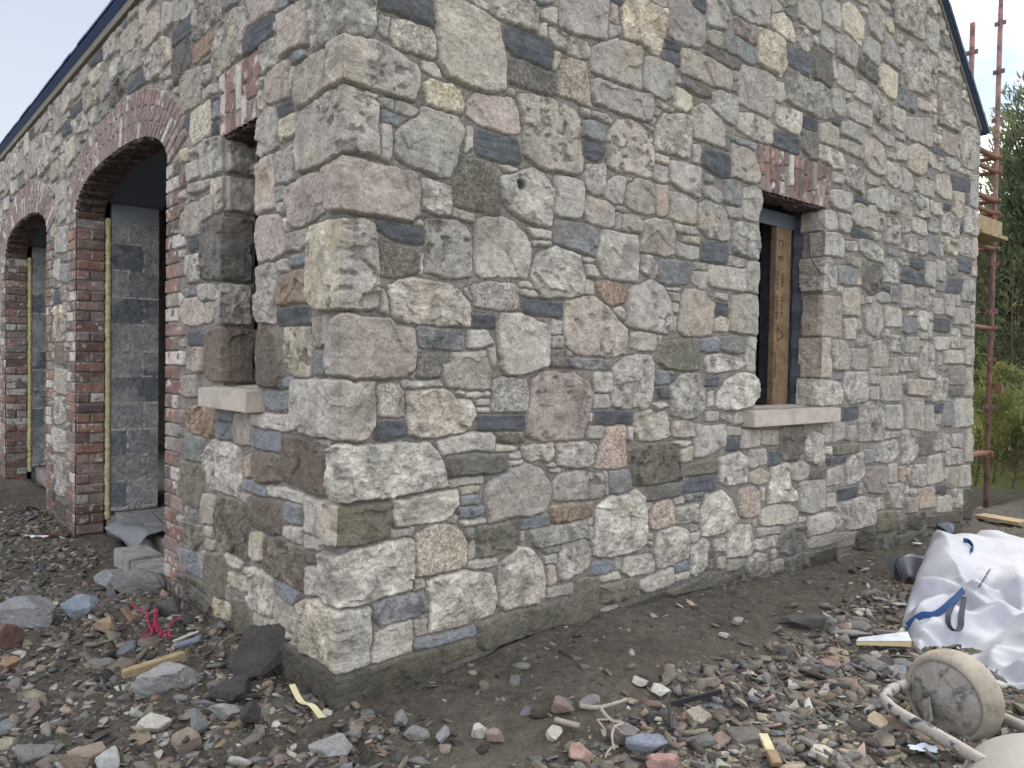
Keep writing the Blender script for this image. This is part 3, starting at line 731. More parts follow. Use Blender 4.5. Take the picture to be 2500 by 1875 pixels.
(400,0): """Gs 10,-5 22,-5 25,8 18,15 10,20 9,5
Gs 0,2 8,3 8,18 0,28
Gr 28,-5 48,-5 49,8 47,14 40,19 28,30 27,15
Ss 52,-2 62,-3 60,2 50,8
Ps 68,2 80,-5 91,-4 90,8 82,14 72,20 70,10
Ss 91,-3 107,-2 107,1 98,6 91,10
Bs 93,12 100,8 110,3 116,0 117,20 117,36 105,40 95,47 94,30
Gr 43,22 50,15 58,8 64,6 67,10 66,16 70,20 68,28 65,35 65,45 55,50 45,60 43,62 41,50 42,35
Kk 68,26 78,20 88,12 89,24 86,30 75,40 66,45 65,36
Gr 80,37 88,32 94,30 93,42 91,52 82,60 79,50
Ss 105,44 112,41 116,44 114,49 108,53 104,50
Gs 90,20 92,18 93,27 89,25
Kk 9,25 16,20 22,14 22,26 15,33 8,39
Ds 9,42 15,36 22,30 24,48 18,58 9,70 8,55
Rs 25,38 32,31 39,26 38,42 30,48 24,52
Ss 23,28 28,25 29,30 24,33
Ws 24,10 27,9 27,20 24,22
Ss 31,50 40,44 39,48 30,53
Bs 14,65 20,58 29,54 30,70 29,84 22,88 17,92 15,80
Gr 31,56 37,52 39,58 38,65 32,70 30,62
Gs 33,74 44,67 44,75 38,79 33,80
Yg 23,92 30,86 38,81 40,95 38,108 30,115 25,118 22,105
Kk 39,78 44,76 44,80 39,83
Ss 40,84 45,82 46,95 40,98
Kk 40,100 45,97 45,106 40,110
Kk 17,96 23,93 22,105 17,105
Ps 84,62 90,54 100,50 103,52 102,65 102,78 95,80 85,84 81,80 83,70
Bs 108,55 120,45 131,40 132,55 133,70 120,80 109,88 107,80
Ws 104,56 107,55 105,68 103,75
Ws 78,64 84,63 80,70 77,70
Ws 77,75 80,73 81,88 77,89
Kk 93,87 104,80 103,90 94,94
Ys 95,97 108,92 107,108 95,115
Gs 75,100 85,87 91,88 93,105 92,120 80,127 76,125 75,110
Gg 91,125 100,120 105,116 106,130 106,145 98,149 92,147
Ws 106,115 108,113 108,128 106,125
Ps 76,133 82,128 89,126 90,150 90,168 83,170 76,174
Ps 102,152 115,142 131,139 131,160 130,171 120,179 112,182 105,184 102,174 100,164
Wp 28,118 38,112 45,111 48,113 48,138 40,142 33,145 29,135
Ws 20,133 28,130 29,142 21,149
Ws 21,122 28,119 27,123 22,125
Gs 21,151 30,148 39,145 40,150 30,155 22,158
Wp 40,146 48,144 48,170 40,172""",
(400,450): """Bs 14,20 22,16 29,15 29,30 28,41 20,42 14,44 14,30
Gs 30,12 39,8 39,25 30,31
Ws 15,16 24,11 24,13 15,17
Kk 20,46 29,44 29,52 21,54
Dp 31,35 42,28 51,27 51,77 45,77 31,77 30,60
Gp 19,58 29,57 29,70 29,78 20,80 19,70
Ss 14,86 26,83 26,90 15,91
Gg 28,82 42,81 42,94 30,94 28,90
Ps 15,95 26,91 32,96 35,105 37,112 25,114 16,113 14,103
Ws 34,96 42,95 40,110 38,112
Gr 43,83 50,79 51,79 51,115 47,113 42,110 43,95
Kk 20,119 33,118 32,130 20,130
Ns 33,125 38,118 50,117 51,118 51,160 40,159 34,155
As 20,138 25,132 32,133 32,152 25,152 20,150
Gs 15,156 27,155 27,172 15,172
Gs 90,3 97,2 101,5 99,12 92,14
Ps 77,27 90,25 95,25 97,38 98,55 88,61 78,63 76,50
Gs 100,42 110,38 117,37 116,48 110,53 98,55
Ws 93,16 99,15 99,22 94,24
Ws 98,28 102,28 101,38
Ks 103,59 116,56 117,64 103,67
Gs 93,63 101,61 101,70 94,70
Gr 77,68 85,64 92,65 92,80 91,100 91,112 78,113 76,95
Rs 94,78 105,70 116,69 116,85 115,95 105,95 95,99 93,90
Kk 93,102 105,100 118,99 119,112 105,113 92,113
Ns 77,118 85,115 92,125 96,140 97,165 78,163 76,140
Yp 99,116 110,116 121,116 120,135 119,150 118,158 105,155 99,150 98,130
Gs 122,108 133,107 133,120 132,130 123,132
Ss 121,136 132,136 132,154 121,153""",
(400,900): """Rr 20,32 30,30 42,33 42,45 41,54 36,56 25,52 20,48
Ss 44,34 57,34 57,43 45,43
Ks 42,44 50,43 56,45 56,58 43,56
Bs 58,36 70,36 72,45 70,62 58,60 57,48
Ws 73,37 104,38 103,50 90,50 73,46
Ks 83,18 97,19 96,33 84,33
Ss 99,18 106,18 105,33 99,33
Ks 97,8 106,8 105,16 97,15
Ks 73,50 95,52 95,68 80,65 71,62
Ns 97,55 110,57 125,62 131,66 131,85 132,103 120,100 108,95 95,90 96,70
Ws 122,57 136,59 134,63
Ns 72,70 80,68 94,71 94,91 78,92 71,86
As 66,72 71,70 71,86 67,90 65,80
Wr 34,68 40,58 50,59 62,65 64,75 63,92 60,103 50,100 38,96 34,85
Ss 19,53 33,57 32,75 18,74
Os 14,76 25,77 32,79 32,95 30,113 22,110 13,103 13,90
Ks 66,90 75,93 85,98 84,104 75,101 65,98
Ws 86,95 100,98 114,103 113,109 100,106 86,102
Ws 64,100 70,102 69,109 64,105
Bs 32,102 42,103 41,115 40,127 32,125 31,112
Or 43,110 50,103 60,107 68,112 69,130 69,150 67,155 55,148 43,138 42,120
Ns 71,105 85,105 95,110 97,120 96,135 85,132 72,128 70,115
Ks 98,110 113,112 112,127 98,123
Ws 98,128 112,130 111,142 98,137
Ys 70,133 81,134 80,155 75,156 70,150
Nr 83,136 98,138 113,145 114,165 113,180 100,175 90,168 82,162
Ws 115,135 130,140 129,148 115,144
Ns 115,148 128,152 128,160 115,156
Ws 116,160 128,160 128,185 116,182
Or 18,125 30,128 31,140 25,148 18,140
Ws 34,128 41,128 40,137 33,134
Gs 35,138 42,140 41,148 34,145
Ks 12,147 28,150 31,160 32,170 15,162 11,158""",
(400,1300): """Os 36,17 49,18 50,35 49,54 40,50 34,45 33,32
Ws 50,17 64,22 65,30 52,26
Yr 53,32 68,37 69,49 60,45 53,38
Gs 64,27 69,29 69,33 64,32
Wr 70,28 80,31 90,40 90,55 88,70 80,66 70,60 69,45
Ks 93,38 110,47 107,59 95,50
Bs 92,52 105,60 105,80 95,76 91,68
Os 56,54 66,56 69,68 70,80 60,84 55,82
Ws 73,65 90,73 105,85 100,88 85,80 74,75
Yr 41,52 55,60 54,72 42,68""",
(0,0): """Ys 113,5 118,1 118,20 113,22
Ps 117,18 129,4 130,25 122,37 116,41
Bs 98,30 105,20 112,16 112,30 108,40 99,47
Gs 102,45 115,37 114,55 105,60 101,66
Gr 119,50 125,35 131,32 131,60 127,64 119,66
Yr 132,30 138,32 138,48 131,55
Ws 131,62 140,50 140,60 131,64
Kk 104,68 112,60 119,54 119,66 110,73 104,77
Kk 73,52 83,40 83,48 74,54
Ys 75,58 84,50 83,62 75,70
Gs 60,70 66,62 66,75 60,82
Kk 58,90 68,79 68,88 59,96
Kk 51,104 58,97 58,106 51,111
Ys 54,118 60,110 61,128 55,136
Ss 79,92 89,83 89,92 79,100
Dr 90,70 98,63 101,72 93,88 90,86
Gs 82,65 88,55 89,75 82,83
Gs 68,75 74,68 75,85 69,92
Gr 59,100 68,90 70,95 72,105 62,108
Gs 42,133 48,130 48,143 42,148
Gs 15,125 19,120 20,138 15,142
Ss 16,145 21,140 21,150 16,153
Gs 33,98 38,92 39,100 34,108""",
(0,450): """Ws 46,36 55,34 55,54 46,56
Ws 44,62 49,60 49,78 44,75
Ss 49,65 56,65 56,80 50,78
Os 45,130 53,130 52,146 45,145""",
(0,850): """Bs 46,17 55,18 55,38 46,36
Wr 44,64 53,68 53,85 45,83
Gr 46,40 53,40 53,60 46,62""",
}
CC_ = dict(G=(159,152,142), W=(173,165,153), B=(166,154,139), P=(168,152,141), Y=(178,166,142), K=(80,88,98), D=(108,103,97),
           O=(112,107,90), R=(146,121,97), S=(124,126,127), N=(114,101,88), V=(154,147,140), M=(142,127,123), A=(170,148,130), Q=(88,83,70))
def mute(c, s=.55, g=1.16):
    c = np.asarray(c, float); l = c@np.array([.21, .72, .07]); l = l[..., None] if c.ndim > 1 else l
    return (l+(c-l)*s)*g
CC_ = {k: mute(lin(v), .42 if k == 'K' else .62, 1.17) for k, v in CC_.items()}
KS_ = mute(lin((124,130,140)), .6); MORTAR = lin((138,133,127))
# ---------------------------------------------------------------- dimensions measured off the photograph
EAVE = 3.85; REND = 6.55; LEND = 10.2; GS = .87; APX = REND/2
WR = (2.914, 3.72, 1.25, 2.63)          # gable window: u0 u1 z0 z1
WL = (.83, 1.262, 1.372, 2.645)         # narrow window in the eave wall (distances along it)
AC = ((3.337, 1.18), (6.877, 1.18)); ASP = 2.66; ARI = .307
def roofz(u): return np.where(u < 0, EAVE, EAVE-.12 + GS*(APX-np.abs(u-APX)))
def superell(du, a, b, p=2.35): return b*np.clip(1-np.abs(du/a)**p, 0, 1)**(1/p)
def smoothpoly(p):
    q = []
    for i in range(len(p)):
        a = p[i]; b = p[(i+1) % len(p)]; q += [a*.94+b*.06, a*.06+b*.94]
    return np.array(q)
rng = np.random.default_rng(11)
STONES = []                              # (polygon, colour letter, texture, colour on the left face or None)
for (ox, oy), txt in TILES.items():
    for ln in txt.split('\n'):
        f = ln.split(); code = f[0]
        P = [toUV(ox+float(a.split(',')[0])*10/3.318, oy+float(a.split(',')[1])*10/3.318) for a in f[1:]]
        c = code.split('/'); STONES.append((smoothpoly(np.array(P)), c[0][0], c[0][1], c[1] if len(c) > 1 else None))
# keep the stones of the window edges flush with the openings
BR = []                                  # bricks of the front faces: polygon, part id (1,2 arches; 3,4 lintels)
def bpoly(p, part): BR.append((np.array(p), part))
CH = .0848; BH = .0735
def arch_bricks(cu, a, part):
    n = 44; ts = np.linspace(0, 1, n+1)
    # equal arc steps along the intrados
    uu = np.linspace(-a, a, 800); zz = superell(uu, a, ARI); L = np.r_[0, np.cumsum(np.hypot(np.diff(uu), np.diff(zz)))]
    iu = np.interp(ts*L[-1], L, uu); iz = np.interp(ts*L[-1], L, zz)
    A2, B2 = a+.36, ARI+.325; ue = np.linspace(-A2, A2, 800); ze = superell(ue, A2, B2, 2.1); L2 = np.r_[0, np.cumsum(np.hypot(np.diff(ue), np.diff(ze)))]
    t2 = ts*.94+.03; eu = np.interp(t2*L2[-1], L2, ue); ez = np.interp(t2*L2[-1], L2, ze)
    g = .10
    for i in range(n):
        f = .66 if i % 2 else .34
        def pt(k, r): return np.array([cu+iu[k]+(eu[k]-iu[k])*r, ASP+iz[k]+(ez[k]-iz[k])*r])
        a0, a1, b0, b1 = pt(i, 0), pt(i+1, 0), pt(i, 1), pt(i+1, 1)
        def q(s, r): return (a0*(1-s)+a1*s)*(1-r)+(b0*(1-s)+b1*s)*r
        for r0, r1 in ((0, f-.016), (f+.016, .99)):
            bpoly([(-v[0], v[1]) for v in (q(g, r0), q(1-g, r0), q(1-g, r1), q(g, r1))], part)
    k = 0; z = ASP-CH
    while z > -.1:
        for s in (-1, 1):
            e = cu+s*a; z1 = z+BH
            ws = ((.105, .105) if rng.random() < .6 else (.215,)) if k % 2 == 0 else ((.105, .215) if rng.random() < .6 else (.215, .105))
            x = 0
            for wd in ws:
                x0, x1 = e+s*x, e+s*(x+wd-.011); bpoly([(-x0, z), (-x1, z), (-x1, z1), (-x0, z1)], part); x += wd
        z -= CH; k += 1
for i, (cu, a) in enumerate(AC): arch_bricks(cu, a, i+1)
def lintel(u0, u1, v0, v1, splay, n, part, sgn):
    for i in range(n):
        def X(t, v): return (u0-splay*(v-v0)/(v1-v0))*(1-t)+(u1+splay*(v-v0)/(v1-v0))*t
        t0 = (i+.08)/n; t1 = (i+.92)/n; f = v0+(v1-v0)*random.Random(i+part).choice((.27, .33, .62, .7))
        for a_, b_ in ((v0, f-.005), (f+.005, v1)):
            p = [(X(t0, a_), a_), (X(t1, a_), a_), (X(t1, b_), b_), (X(t0, b_), b_)]; bpoly([(sgn*x, v) for x, v in p], part)
lintel(WL[0]+.005, WL[1]+.035, WL[3], 2.957, .03, 7, 3, -1)
lintel(WR[0]-.005, WR[1]+.03, WR[3], 2.915, .045, 15, 4, 1)
# ---------------------------------------------------------------- signed distances
def sdist(px, py, P):
    d = np.full(px.shape, 1e9); ins = np.zeros(px.shape, bool); n = len(P)
    for i in range(n):
        ax, ay = P[i]; bx, by = P[(i+1) % n]; ex, ey = bx-ax, by-ay; L = ex*ex+ey*ey+1e-12
        t = np.clip(((px-ax)*ex+(py-ay)*ey)/L, 0, 1); dd = (px-ax-t*ex)**2+(py-ay-t*ey)**2; d = np.minimum(d, dd)
        if ay != by:
            c = ((ay > py) != (by > py)) & (px < (bx-ax)*(py-ay)/(by-ay)+ax); ins ^= c
    return np.where(ins, 1, -1)*np.sqrt(d)
def label(us, vs, polys, pad=.03, warp=1., nwarp=10**9):
    U, V = np.meshgrid(us, vs)
    WU = U+warp*(.009*(vn(U*11, V*11, 5)-.5)+.007*(vn(U*40, V*40, 6)-.5)); WV = V+warp*(.009*(vn(U*11, V*11, 7)-.5)+.007*(vn(U*40, V*40, 8)-.5))
    D1 = np.full(U.shape, -1.); D2 = D1.copy(); LB = np.full(U.shape, -1)
    for k, P in enumerate(polys):
        lo = P.min(0)-pad; hi = P.max(0)+pad
        i0, i1 = np.searchsorted(us, (lo[0], hi[0])); j0, j1 = np.searchsorted(vs, (lo[1], hi[1]))
        if i1 <= i0 or j1 <= j0: continue
        s = np.s_[j0:j1, i0:i1]; d = sdist(WU[s], WV[s], P) if k < nwarp else sdist(U[s]*.6+WU[s]*.4, V[s]*.6+WV[s]*.4, P)-.003; a, b = D1[s], D2[s]; mm = d > a
        D2[s] = np.where(mm, a, np.maximum(b, d)); D1[s] = np.where(mm, d, a); LB[s] = np.where(mm, k, LB[s])
    return U, V, np.minimum(D1+.0070, (D1-D2)/2-.0030), LB
# ---------------------------------------------------------------- small stones fill what is left
G = .0125
gu = np.arange(-LEND, REND, G)+G/2; gv = np.arange(0, 6.7, G)+G/2
_, _, Dg_, _ = label(gu, gv, [s[0] for s in STONES]+[b[0] for b in BR], .03, 0)
UU_, VV_ = np.meshgrid(gu, gv); occ = Dg_ > -.011
occ |= VV_ > roofz(UU_)-.02
def opening(U, V, e=0):
    o = (U > WR[0]-e) & (U < WR[1]+e) & (V > WR[2]-.13-e) & (V < WR[3]+e)
    o |= (U < -WL[0]+e) & (U > -WL[1]-e) & (V > WL[2]-.12-e) & (V < WL[3]+e)
    for cu, a in AC: o |= (np.abs(U+cu) < a+e) & (V < ASP+e+superell(U+cu, a, ARI))
    return o
occ |= opening(UU_, VV_, .01)
occ |= (UU_ > 2.87) & (UU_ < 4.03) & (VV_ > 1.12) & (VV_ < 1.25)
occ |= (UU_ < -.93+.03) & (UU_ > -1.62) & (VV_ > 1.24) & (VV_ < 1.38)
SZ = [(.5, .42), (.42, .34), (.36, .44), (.34, .28), (.26, .34), (.38, .2), (.28, .24), (.3, .13), (.22, .28), (.24, .19), (.17, .23), (.19, .15), (.26, .09), (.14, .19), (.15, .12), (.2, .065), (.1, .14), (.11, .09), (.13, .05), (.07, .1), (.07, .06), (.09, .035), (.04, .075), (.045, .04)]
prg = random.Random(4)
def fill():
    blocks = np.arange(-LEND, REND, 1.1)
    for bi, b0 in enumerate(blocks):
        c0 = max(0, int((b0+LEND-.15)/G)); c1 = min(len(gu), int((b0+LEND+1.45)/G)); O = occ[:, c0:c1].copy()
        for si, (w_, h_) in enumerate(SZ):
            for rep in range(400):
                w2 = w_*prg.uniform(.88, 1.12); h2 = h_*prg.uniform(.88, 1.12)
                a = int(round((w2+.022)/G)); b = int(round((h2+.022)/G))
                if a < 3 or b < 3 or a+4 > O.shape[1] or b+4 > O.shape[0]: break
                I = np.zeros((O.shape[0]+1, O.shape[1]+1), np.int32); I[1:, 1:] = O.cumsum(0).cumsum(1)
                W = I[b:, a:]-I[:-b, a:]-I[b:, :-a]+I[:-b, :-a]; ok = np.argwhere(W == 0)
                if len(ok) == 0: break
                # prefer places that touch what stands already
                E = 2; sc = []
                pick = ok[rng.integers(0, len(ok), 60)]
                y0 = np.clip(pick[:, 0]-E, 0, O.shape[0]); y1 = np.clip(pick[:, 0]+b+E, 0, O.shape[0]); x0 = np.clip(pick[:, 1]-E, 0, O.shape[1]); x1 = np.clip(pick[:, 1]+a+E, 0, O.shape[1])
                sc = I[y1, x1]-I[y0, x1]-I[y1, x0]+I[y0, x0]; j, i = pick[int(np.argmax(sc))]
                O[j:j+b, i:i+a] = True; occ[j:j+b, c0+i:c0+i+a] = True
                u0 = gu[0]-G/2+(c0+i)*G+.011; v0 = j*G+.011; w3 = a*G-.022; h3 = b*G-.022
                jt = min(w3, h3)*.13; P = []
                for cx, cy in ((0, 0), (1, 0), (1, 1), (0, 1)):
                    X = u0+cx*w3; Y = v0+cy*h3; sx = 1-2*cx; sy = 1-2*cy
                    if prg.random() < .33 and min(w3, h3) > .07:
                        k1, k2 = prg.uniform(.1, .34)*w3, prg.uniform(.1, .34)*h3
                        q = [np.array([X+sx*k1, Y]), np.array([X, Y+sy*k2])]
                        P += q if (cx, cy) in ((1, 0), (0, 1)) else q[::-1]
                    else: P.append(np.array([X+sx*prg.uniform(0, jt), Y+sy*prg.uniform(0, jt)]))
                r = prg.random(); flat = w3 > 2.1*h3
                if flat and .05 < h3 < .13 and r < .30: c, t = 'K', 'k'
                elif flat and r < .5: c, t = 'S', 's'
                else: c, t = prg.choice(['Gs', 'Gr', 'Gs', 'Wr', 'Ws', 'Bs', 'Gg', 'Gp', 'Vs', 'Ws', 'Wr', 'Br', 'Gr', 'Vr', 'Gr', 'Gs', 'Yr' if r < .5 else 'Gs', 'Br', 'Ps'] + (['Kk'] if w3*h3 < .02 else []))
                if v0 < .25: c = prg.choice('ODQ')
                STONES.append((smoothpoly(np.array(P)), c, t, None))
                if si < 3 and rep > 3: break
fill()
print('stones', len(STONES), 'bricks', len(BR))
# ---------------------------------------------------------------- height and colour of a labelled sheet
def relief(U, V, D, LB, seed, hb, tx, tint=None, face=None):
    """hb: proud height per label; tx: texture code; returns height (m), colour, grain"""
    n = len(hb); m = LB >= 0; lb = np.clip(LB, 0, None)
    hs = hsh(np.arange(n), np.zeros(n), 31); h2 = hsh(np.arange(n), np.ones(n), 32); h3 = hsh(np.arange(n), np.ones(n)*2, 33)
    t = tx[lb]; O1 = hs[lb]*37; O2 = h2[lb]*53
    mort = -.003+.006*(fbm(U*30, V*30, 3, 3)-.5)+.002*(vn(U*110, V*110, 4)-.5)
    inside = m & (D > 0); mort = mort-.007*np.exp(-(np.clip(-D, 0, 1)/.005)**2)
    r = np.where((t == 5) | (t == 4), .007, .012); e = np.clip(D/r, 0, 1); prof = 1-(1-e)**2.2
    tex = np.zeros(U.shape); dark = np.zeros(U.shape)
    def idx(c): return np.nonzero(inside & (t == c))
    for c in range(6):
        I = idx(c)
        if len(I[0]) == 0: continue
        x = U[I]+O1[I]; y = V[I]+O2[I]
        if c == 0:   # smooth split face
            f = .012*(fbm(x*7, y*7, 11, 3)-.5)+.005*(ridge(x*18, y*18, 12, 2)-.6)+.0025*(vn(x*60, y*60, 13)-.5)
            wv = .5*(fbm(x*8, y*8, 14, 2)-.5); f += .016*facets(x*6+wv, y*6-wv, 14, .55)+.006*facets(x*17+wv*2, y*17, 8, .6)+.004*(ridge(x*42, y*42, 10, 2)-.6); dk = .05*(fbm(x*9, y*9, 15, 3)-.5)*4
        elif c == 1: # rough, hackly
            w1, i1 = worley(x*22+1.5*vn(x*9, y*9, 17), y*22, 16); f = .007*(i1-.5)*(1-w1*.6)+.012*(fbm(x*10, y*10, 18, 4)-.5)+.022*facets(x*9+.8*vn(x*9, y*9, 17), y*9, 5, .7)+.010*facets(x*24, y*24, 7, .7)+.007*(ridge(x*35, y*35, 19, 2)-.6)+.004*(ridge(x*75, y*75, 9, 1)-.5)
            dk = .9*(fbm(x*16, y*16, 20, 4)-.5)-.25*(i1-.5)
        elif c == 2: # pitted limestone
            wv = 1.3*(fbm(x*9, y*9, 22, 2)-.5); i1 = np.clip((fbm(x*6, y*6, 23, 2)-.36)*5, 0, 1)
            pit = np.clip((.455-fbm(x*24+wv, y*30-wv, 21, 3))*9, 0, 1)*i1
            f = -.010*pit+.012*(fbm(x*8, y*8, 24, 3)-.5)+.008*(ridge(x*24+wv, y*24, 25, 3)-.6); dk = -.36*pit+.6*(fbm(x*18, y*18, 26, 4)-.5)
        elif c == 3: # granular
            f = .008*(fbm(x*9, y*9, 27, 3)-.5)+.003*(vn(x*90, y*90, 28)-.5); dk = .7*(vn(x*110, y*110, 29)-.5)+.3*(fbm(x*9, y*9, 30, 2)-.5)
        elif c == 4: # slate, striated along its bed
            f = .006*(fbm(x*6, y*45, 34, 3)-.5)+.003*(ridge(x*9, y*60, 35, 2)-.5); dk = .8*(fbm(x*5, y*50, 36, 3)-.5)+.35*(ridge(x*20, y*20, 37, 2)-.6)
        else:        # brick
            f = .004*(fbm(x*16, y*16, 38, 3)-.5)+.002*(vn(x*70, y*70, 39)-.5); dk = .5*(fbm(x*22, y*22, 40, 3)-.5)
        tex[I] = f; dark[I] = dk
    tilt = ((h2[lb]-.5)*.05*(U-CEN[lb, 0])+(h3[lb]-.5)*.06*(V-CEN[lb, 1])) if len(CEN) == n else 0
    H = np.where(inside, (hb[lb]+np.clip(tilt, -.01, .01))*prof+tex*np.clip(D/.012, 0, 1), mort)
    H = np.where(inside, np.maximum(H, mort-.001), H)
    return H, dark, inside, t, lb, hs, h2, h3
TX = {'s': 0, 'r': 1, 'p': 2, 'g': 3, 'k': 4, 'b': 5}
nS = len(STONES); POLY = [s[0] for s in STONES]+[b[0] for b in BR]
CEN = np.array([p.mean(0) for p in POLY])
tx = np.array([TX[s[2]] for s in STONES]+[5]*len(BR)); part = np.array([0]*nS+[b[1] for b in BR])
area = np.array([np.ptp(p[:, 0])*np.ptp(p[:, 1]) for p in POLY])
hb = np.clip(.010+.04*np.sqrt(area)*.3, .009, .018)+rng.uniform(-.004, .005, len(POLY)); hb[nS:] = .009; hb[tx == 4] *= .75
hb[np.array([s[3] is not None for s in STONES]+[False]*len(BR))] = .026
def colour_of(k):
    if k < nS:
        s = STONES[k]; return KS_ if (s[1] == 'K' and s[2] == 's') else CC_[s[1]]
    return None
def brick_col(n, seed):
    g = np.random.default_rng(seed); pal = lin(np.array([(134,84,74), (122,72,64), (150,98,80), (118,84,84), (104,76,76), (148,116,108), (138,126,120), (94,76,78), (152,90,68)]))
    c = (mute(pal[g.integers(0, len(pal), n)], .70, 1.05)*.70+lin((166,150,142))*.30)*g.uniform(.8, 1.15, (n, 1)); wh = g.random(n); return c, wh
stc = np.array([colour_of(k) for k in range(nS)])*rng.uniform(.88, 1.12, (nS, 1))*(1+rng.uniform(-.012, .012, (nS, 3)))
bc, bw = brick_col(len(BR), 5)
part_b = part[nS:]
bc = np.where((part_b[:, None] <= 2) & (CEN[nS:, 1:2] > ASP+.02), bc*.45+lin((152, 138, 136))*.55, bc)   # the ring is weathered purple grey
base = np.concatenate([stc, bc]); white = np.concatenate([np.zeros(nS), bw])
basel = base.copy()
for k in range(nS):
    if STONES[k][3]: basel[k] = CC_[STONES[k][3][0]]
LB_ring = None; tt_ = np.zeros(1)
def paint(U, V, D, R, base_, white_, seed=0, lowstain=True):
    H, dark, inside, t, lb, hs, h2, h3 = R
    mc = MORTAR*(1+.30*(fbm(U*18, V*18, 51, 3)-.5))[..., None]*np.ones(3)
    md = .20*(fbm(U*34+hs[lb]*9, V*34, 57, 4)-.5)*(t != 5)+.14*(ridge(U*20+hs[lb]*5, V*20, 58, 3)-.62)*(t < 3)
    c = base_[lb]*(1+np.clip(dark*1.15+md*1.5, -.75, .6))[..., None]
    # iron and lichen blotches of the stones themselves
    bl = fbm(U*6+hs[lb]*30, V*6, 52, 4); isb = t == 5
    k1 = np.clip((bl-.56)*5, 0, 1)*(.55*(t != 4)*(~isb)*(h2[lb] > .45))
    k1 = k1*.8; c = c*(1-k1[..., None])+c*np.array([1.02, .90, .70])*k1[..., None]
    k2 = np.clip((fbm(U*11+9, V*11+hs[lb]*20, 53, 4)-.58)*6, 0, 1)*.4*(t != 5)*(h3[lb] > .5)
    c = c*(1-k2[..., None])+lin((98, 93, 86))*k2[..., None]
    # brick: lime and old paint
    wm = np.clip((fbm(U*25+lb*3.1, V*25, 54, 3)-np.where(white_[lb] > .88, .25, np.where(white_[lb] > .6, .60, .70)))*7, 0, 1)*isb
    c = c*(1-wm[..., None])+lin((196, 190, 184))*wm[..., None]
    # mortar smeared on the edges of the stones, lighter
    ed = np.clip(1-D/.006, 0, 1)*inside*.55; c = c*(1-ed[..., None])+lin((168, 164, 158))*ed[..., None]
    mring = ((tt_[lb] == 5) & (LB_ring(U, V)))[..., None] if LB_ring else False
    c = np.where(inside[..., None], c, np.where(mring, lin((158,153,150)), mc))
    if lowstain:   # yellow-green damp growth, heavier towards the foot of the wall
        lv = np.clip((1.25-V)/1.2, 0, 1); g = lv*np.clip((fbm(U*2.2, V*2.2, 55, 4)-.40)*4, 0, 1)*.4*inside
        c = c*(1-g[..., None])+c*np.array([1.0, .94, .80])*g[..., None]
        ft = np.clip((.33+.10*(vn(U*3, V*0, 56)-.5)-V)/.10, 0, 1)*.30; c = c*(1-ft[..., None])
    spk = np.where(inside, np.select([t == 3, t == 1, t == 2, t == 4], [.45, .12, .12, .1], .0), .2)
    return np.clip(c, .01, .9), spk
# ---------------------------------------------------------------- the stone house
house = empty('stone_house', tuple(P0), 'unfinished stone house with brick arches and a dark slate roof', 'house')
def uspace(L, a, b):
    x = [0.]
    while x[-1] < L: x.append(x[-1]+a+b*x[-1])
    return np.array(x[:-1]+[L])
ur = uspace(REND, .0040, .0013); ul = uspace(LEND, .0040, .0011)
us = np.unique(np.r_[-ul, ur]); vs = np.r_[np.arange(-.1, 4.62, .0043), np.arange(4.62, 6.75, .02)]
def snap(arr, vals):
    for v in vals: arr[np.argmin(np.abs(arr-v))] = v
snap(us, [WR[0], WR[1], -WL[0], -WL[1]]+[-(c+s*a) for c, a in AC for s in (-1, 1)]); snap(vs, [WR[2], WR[3], WL[2], WL[3], ASP, EAVE])
U, V, D, LB = label(us, vs, POLY, nwarp=nS)
R = relief(U, V, D, LB, 1, hb, tx); H = R[0]
left = U < 0; tt_ = tx; LB_ring = lambda U, V: (V > ASP) & (U < 0)
bmix = np.where(left[..., None], basel[R[4]], base[R[4]])
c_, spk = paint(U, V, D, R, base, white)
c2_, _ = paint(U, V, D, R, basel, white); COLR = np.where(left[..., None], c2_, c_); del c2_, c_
LB_ring = None
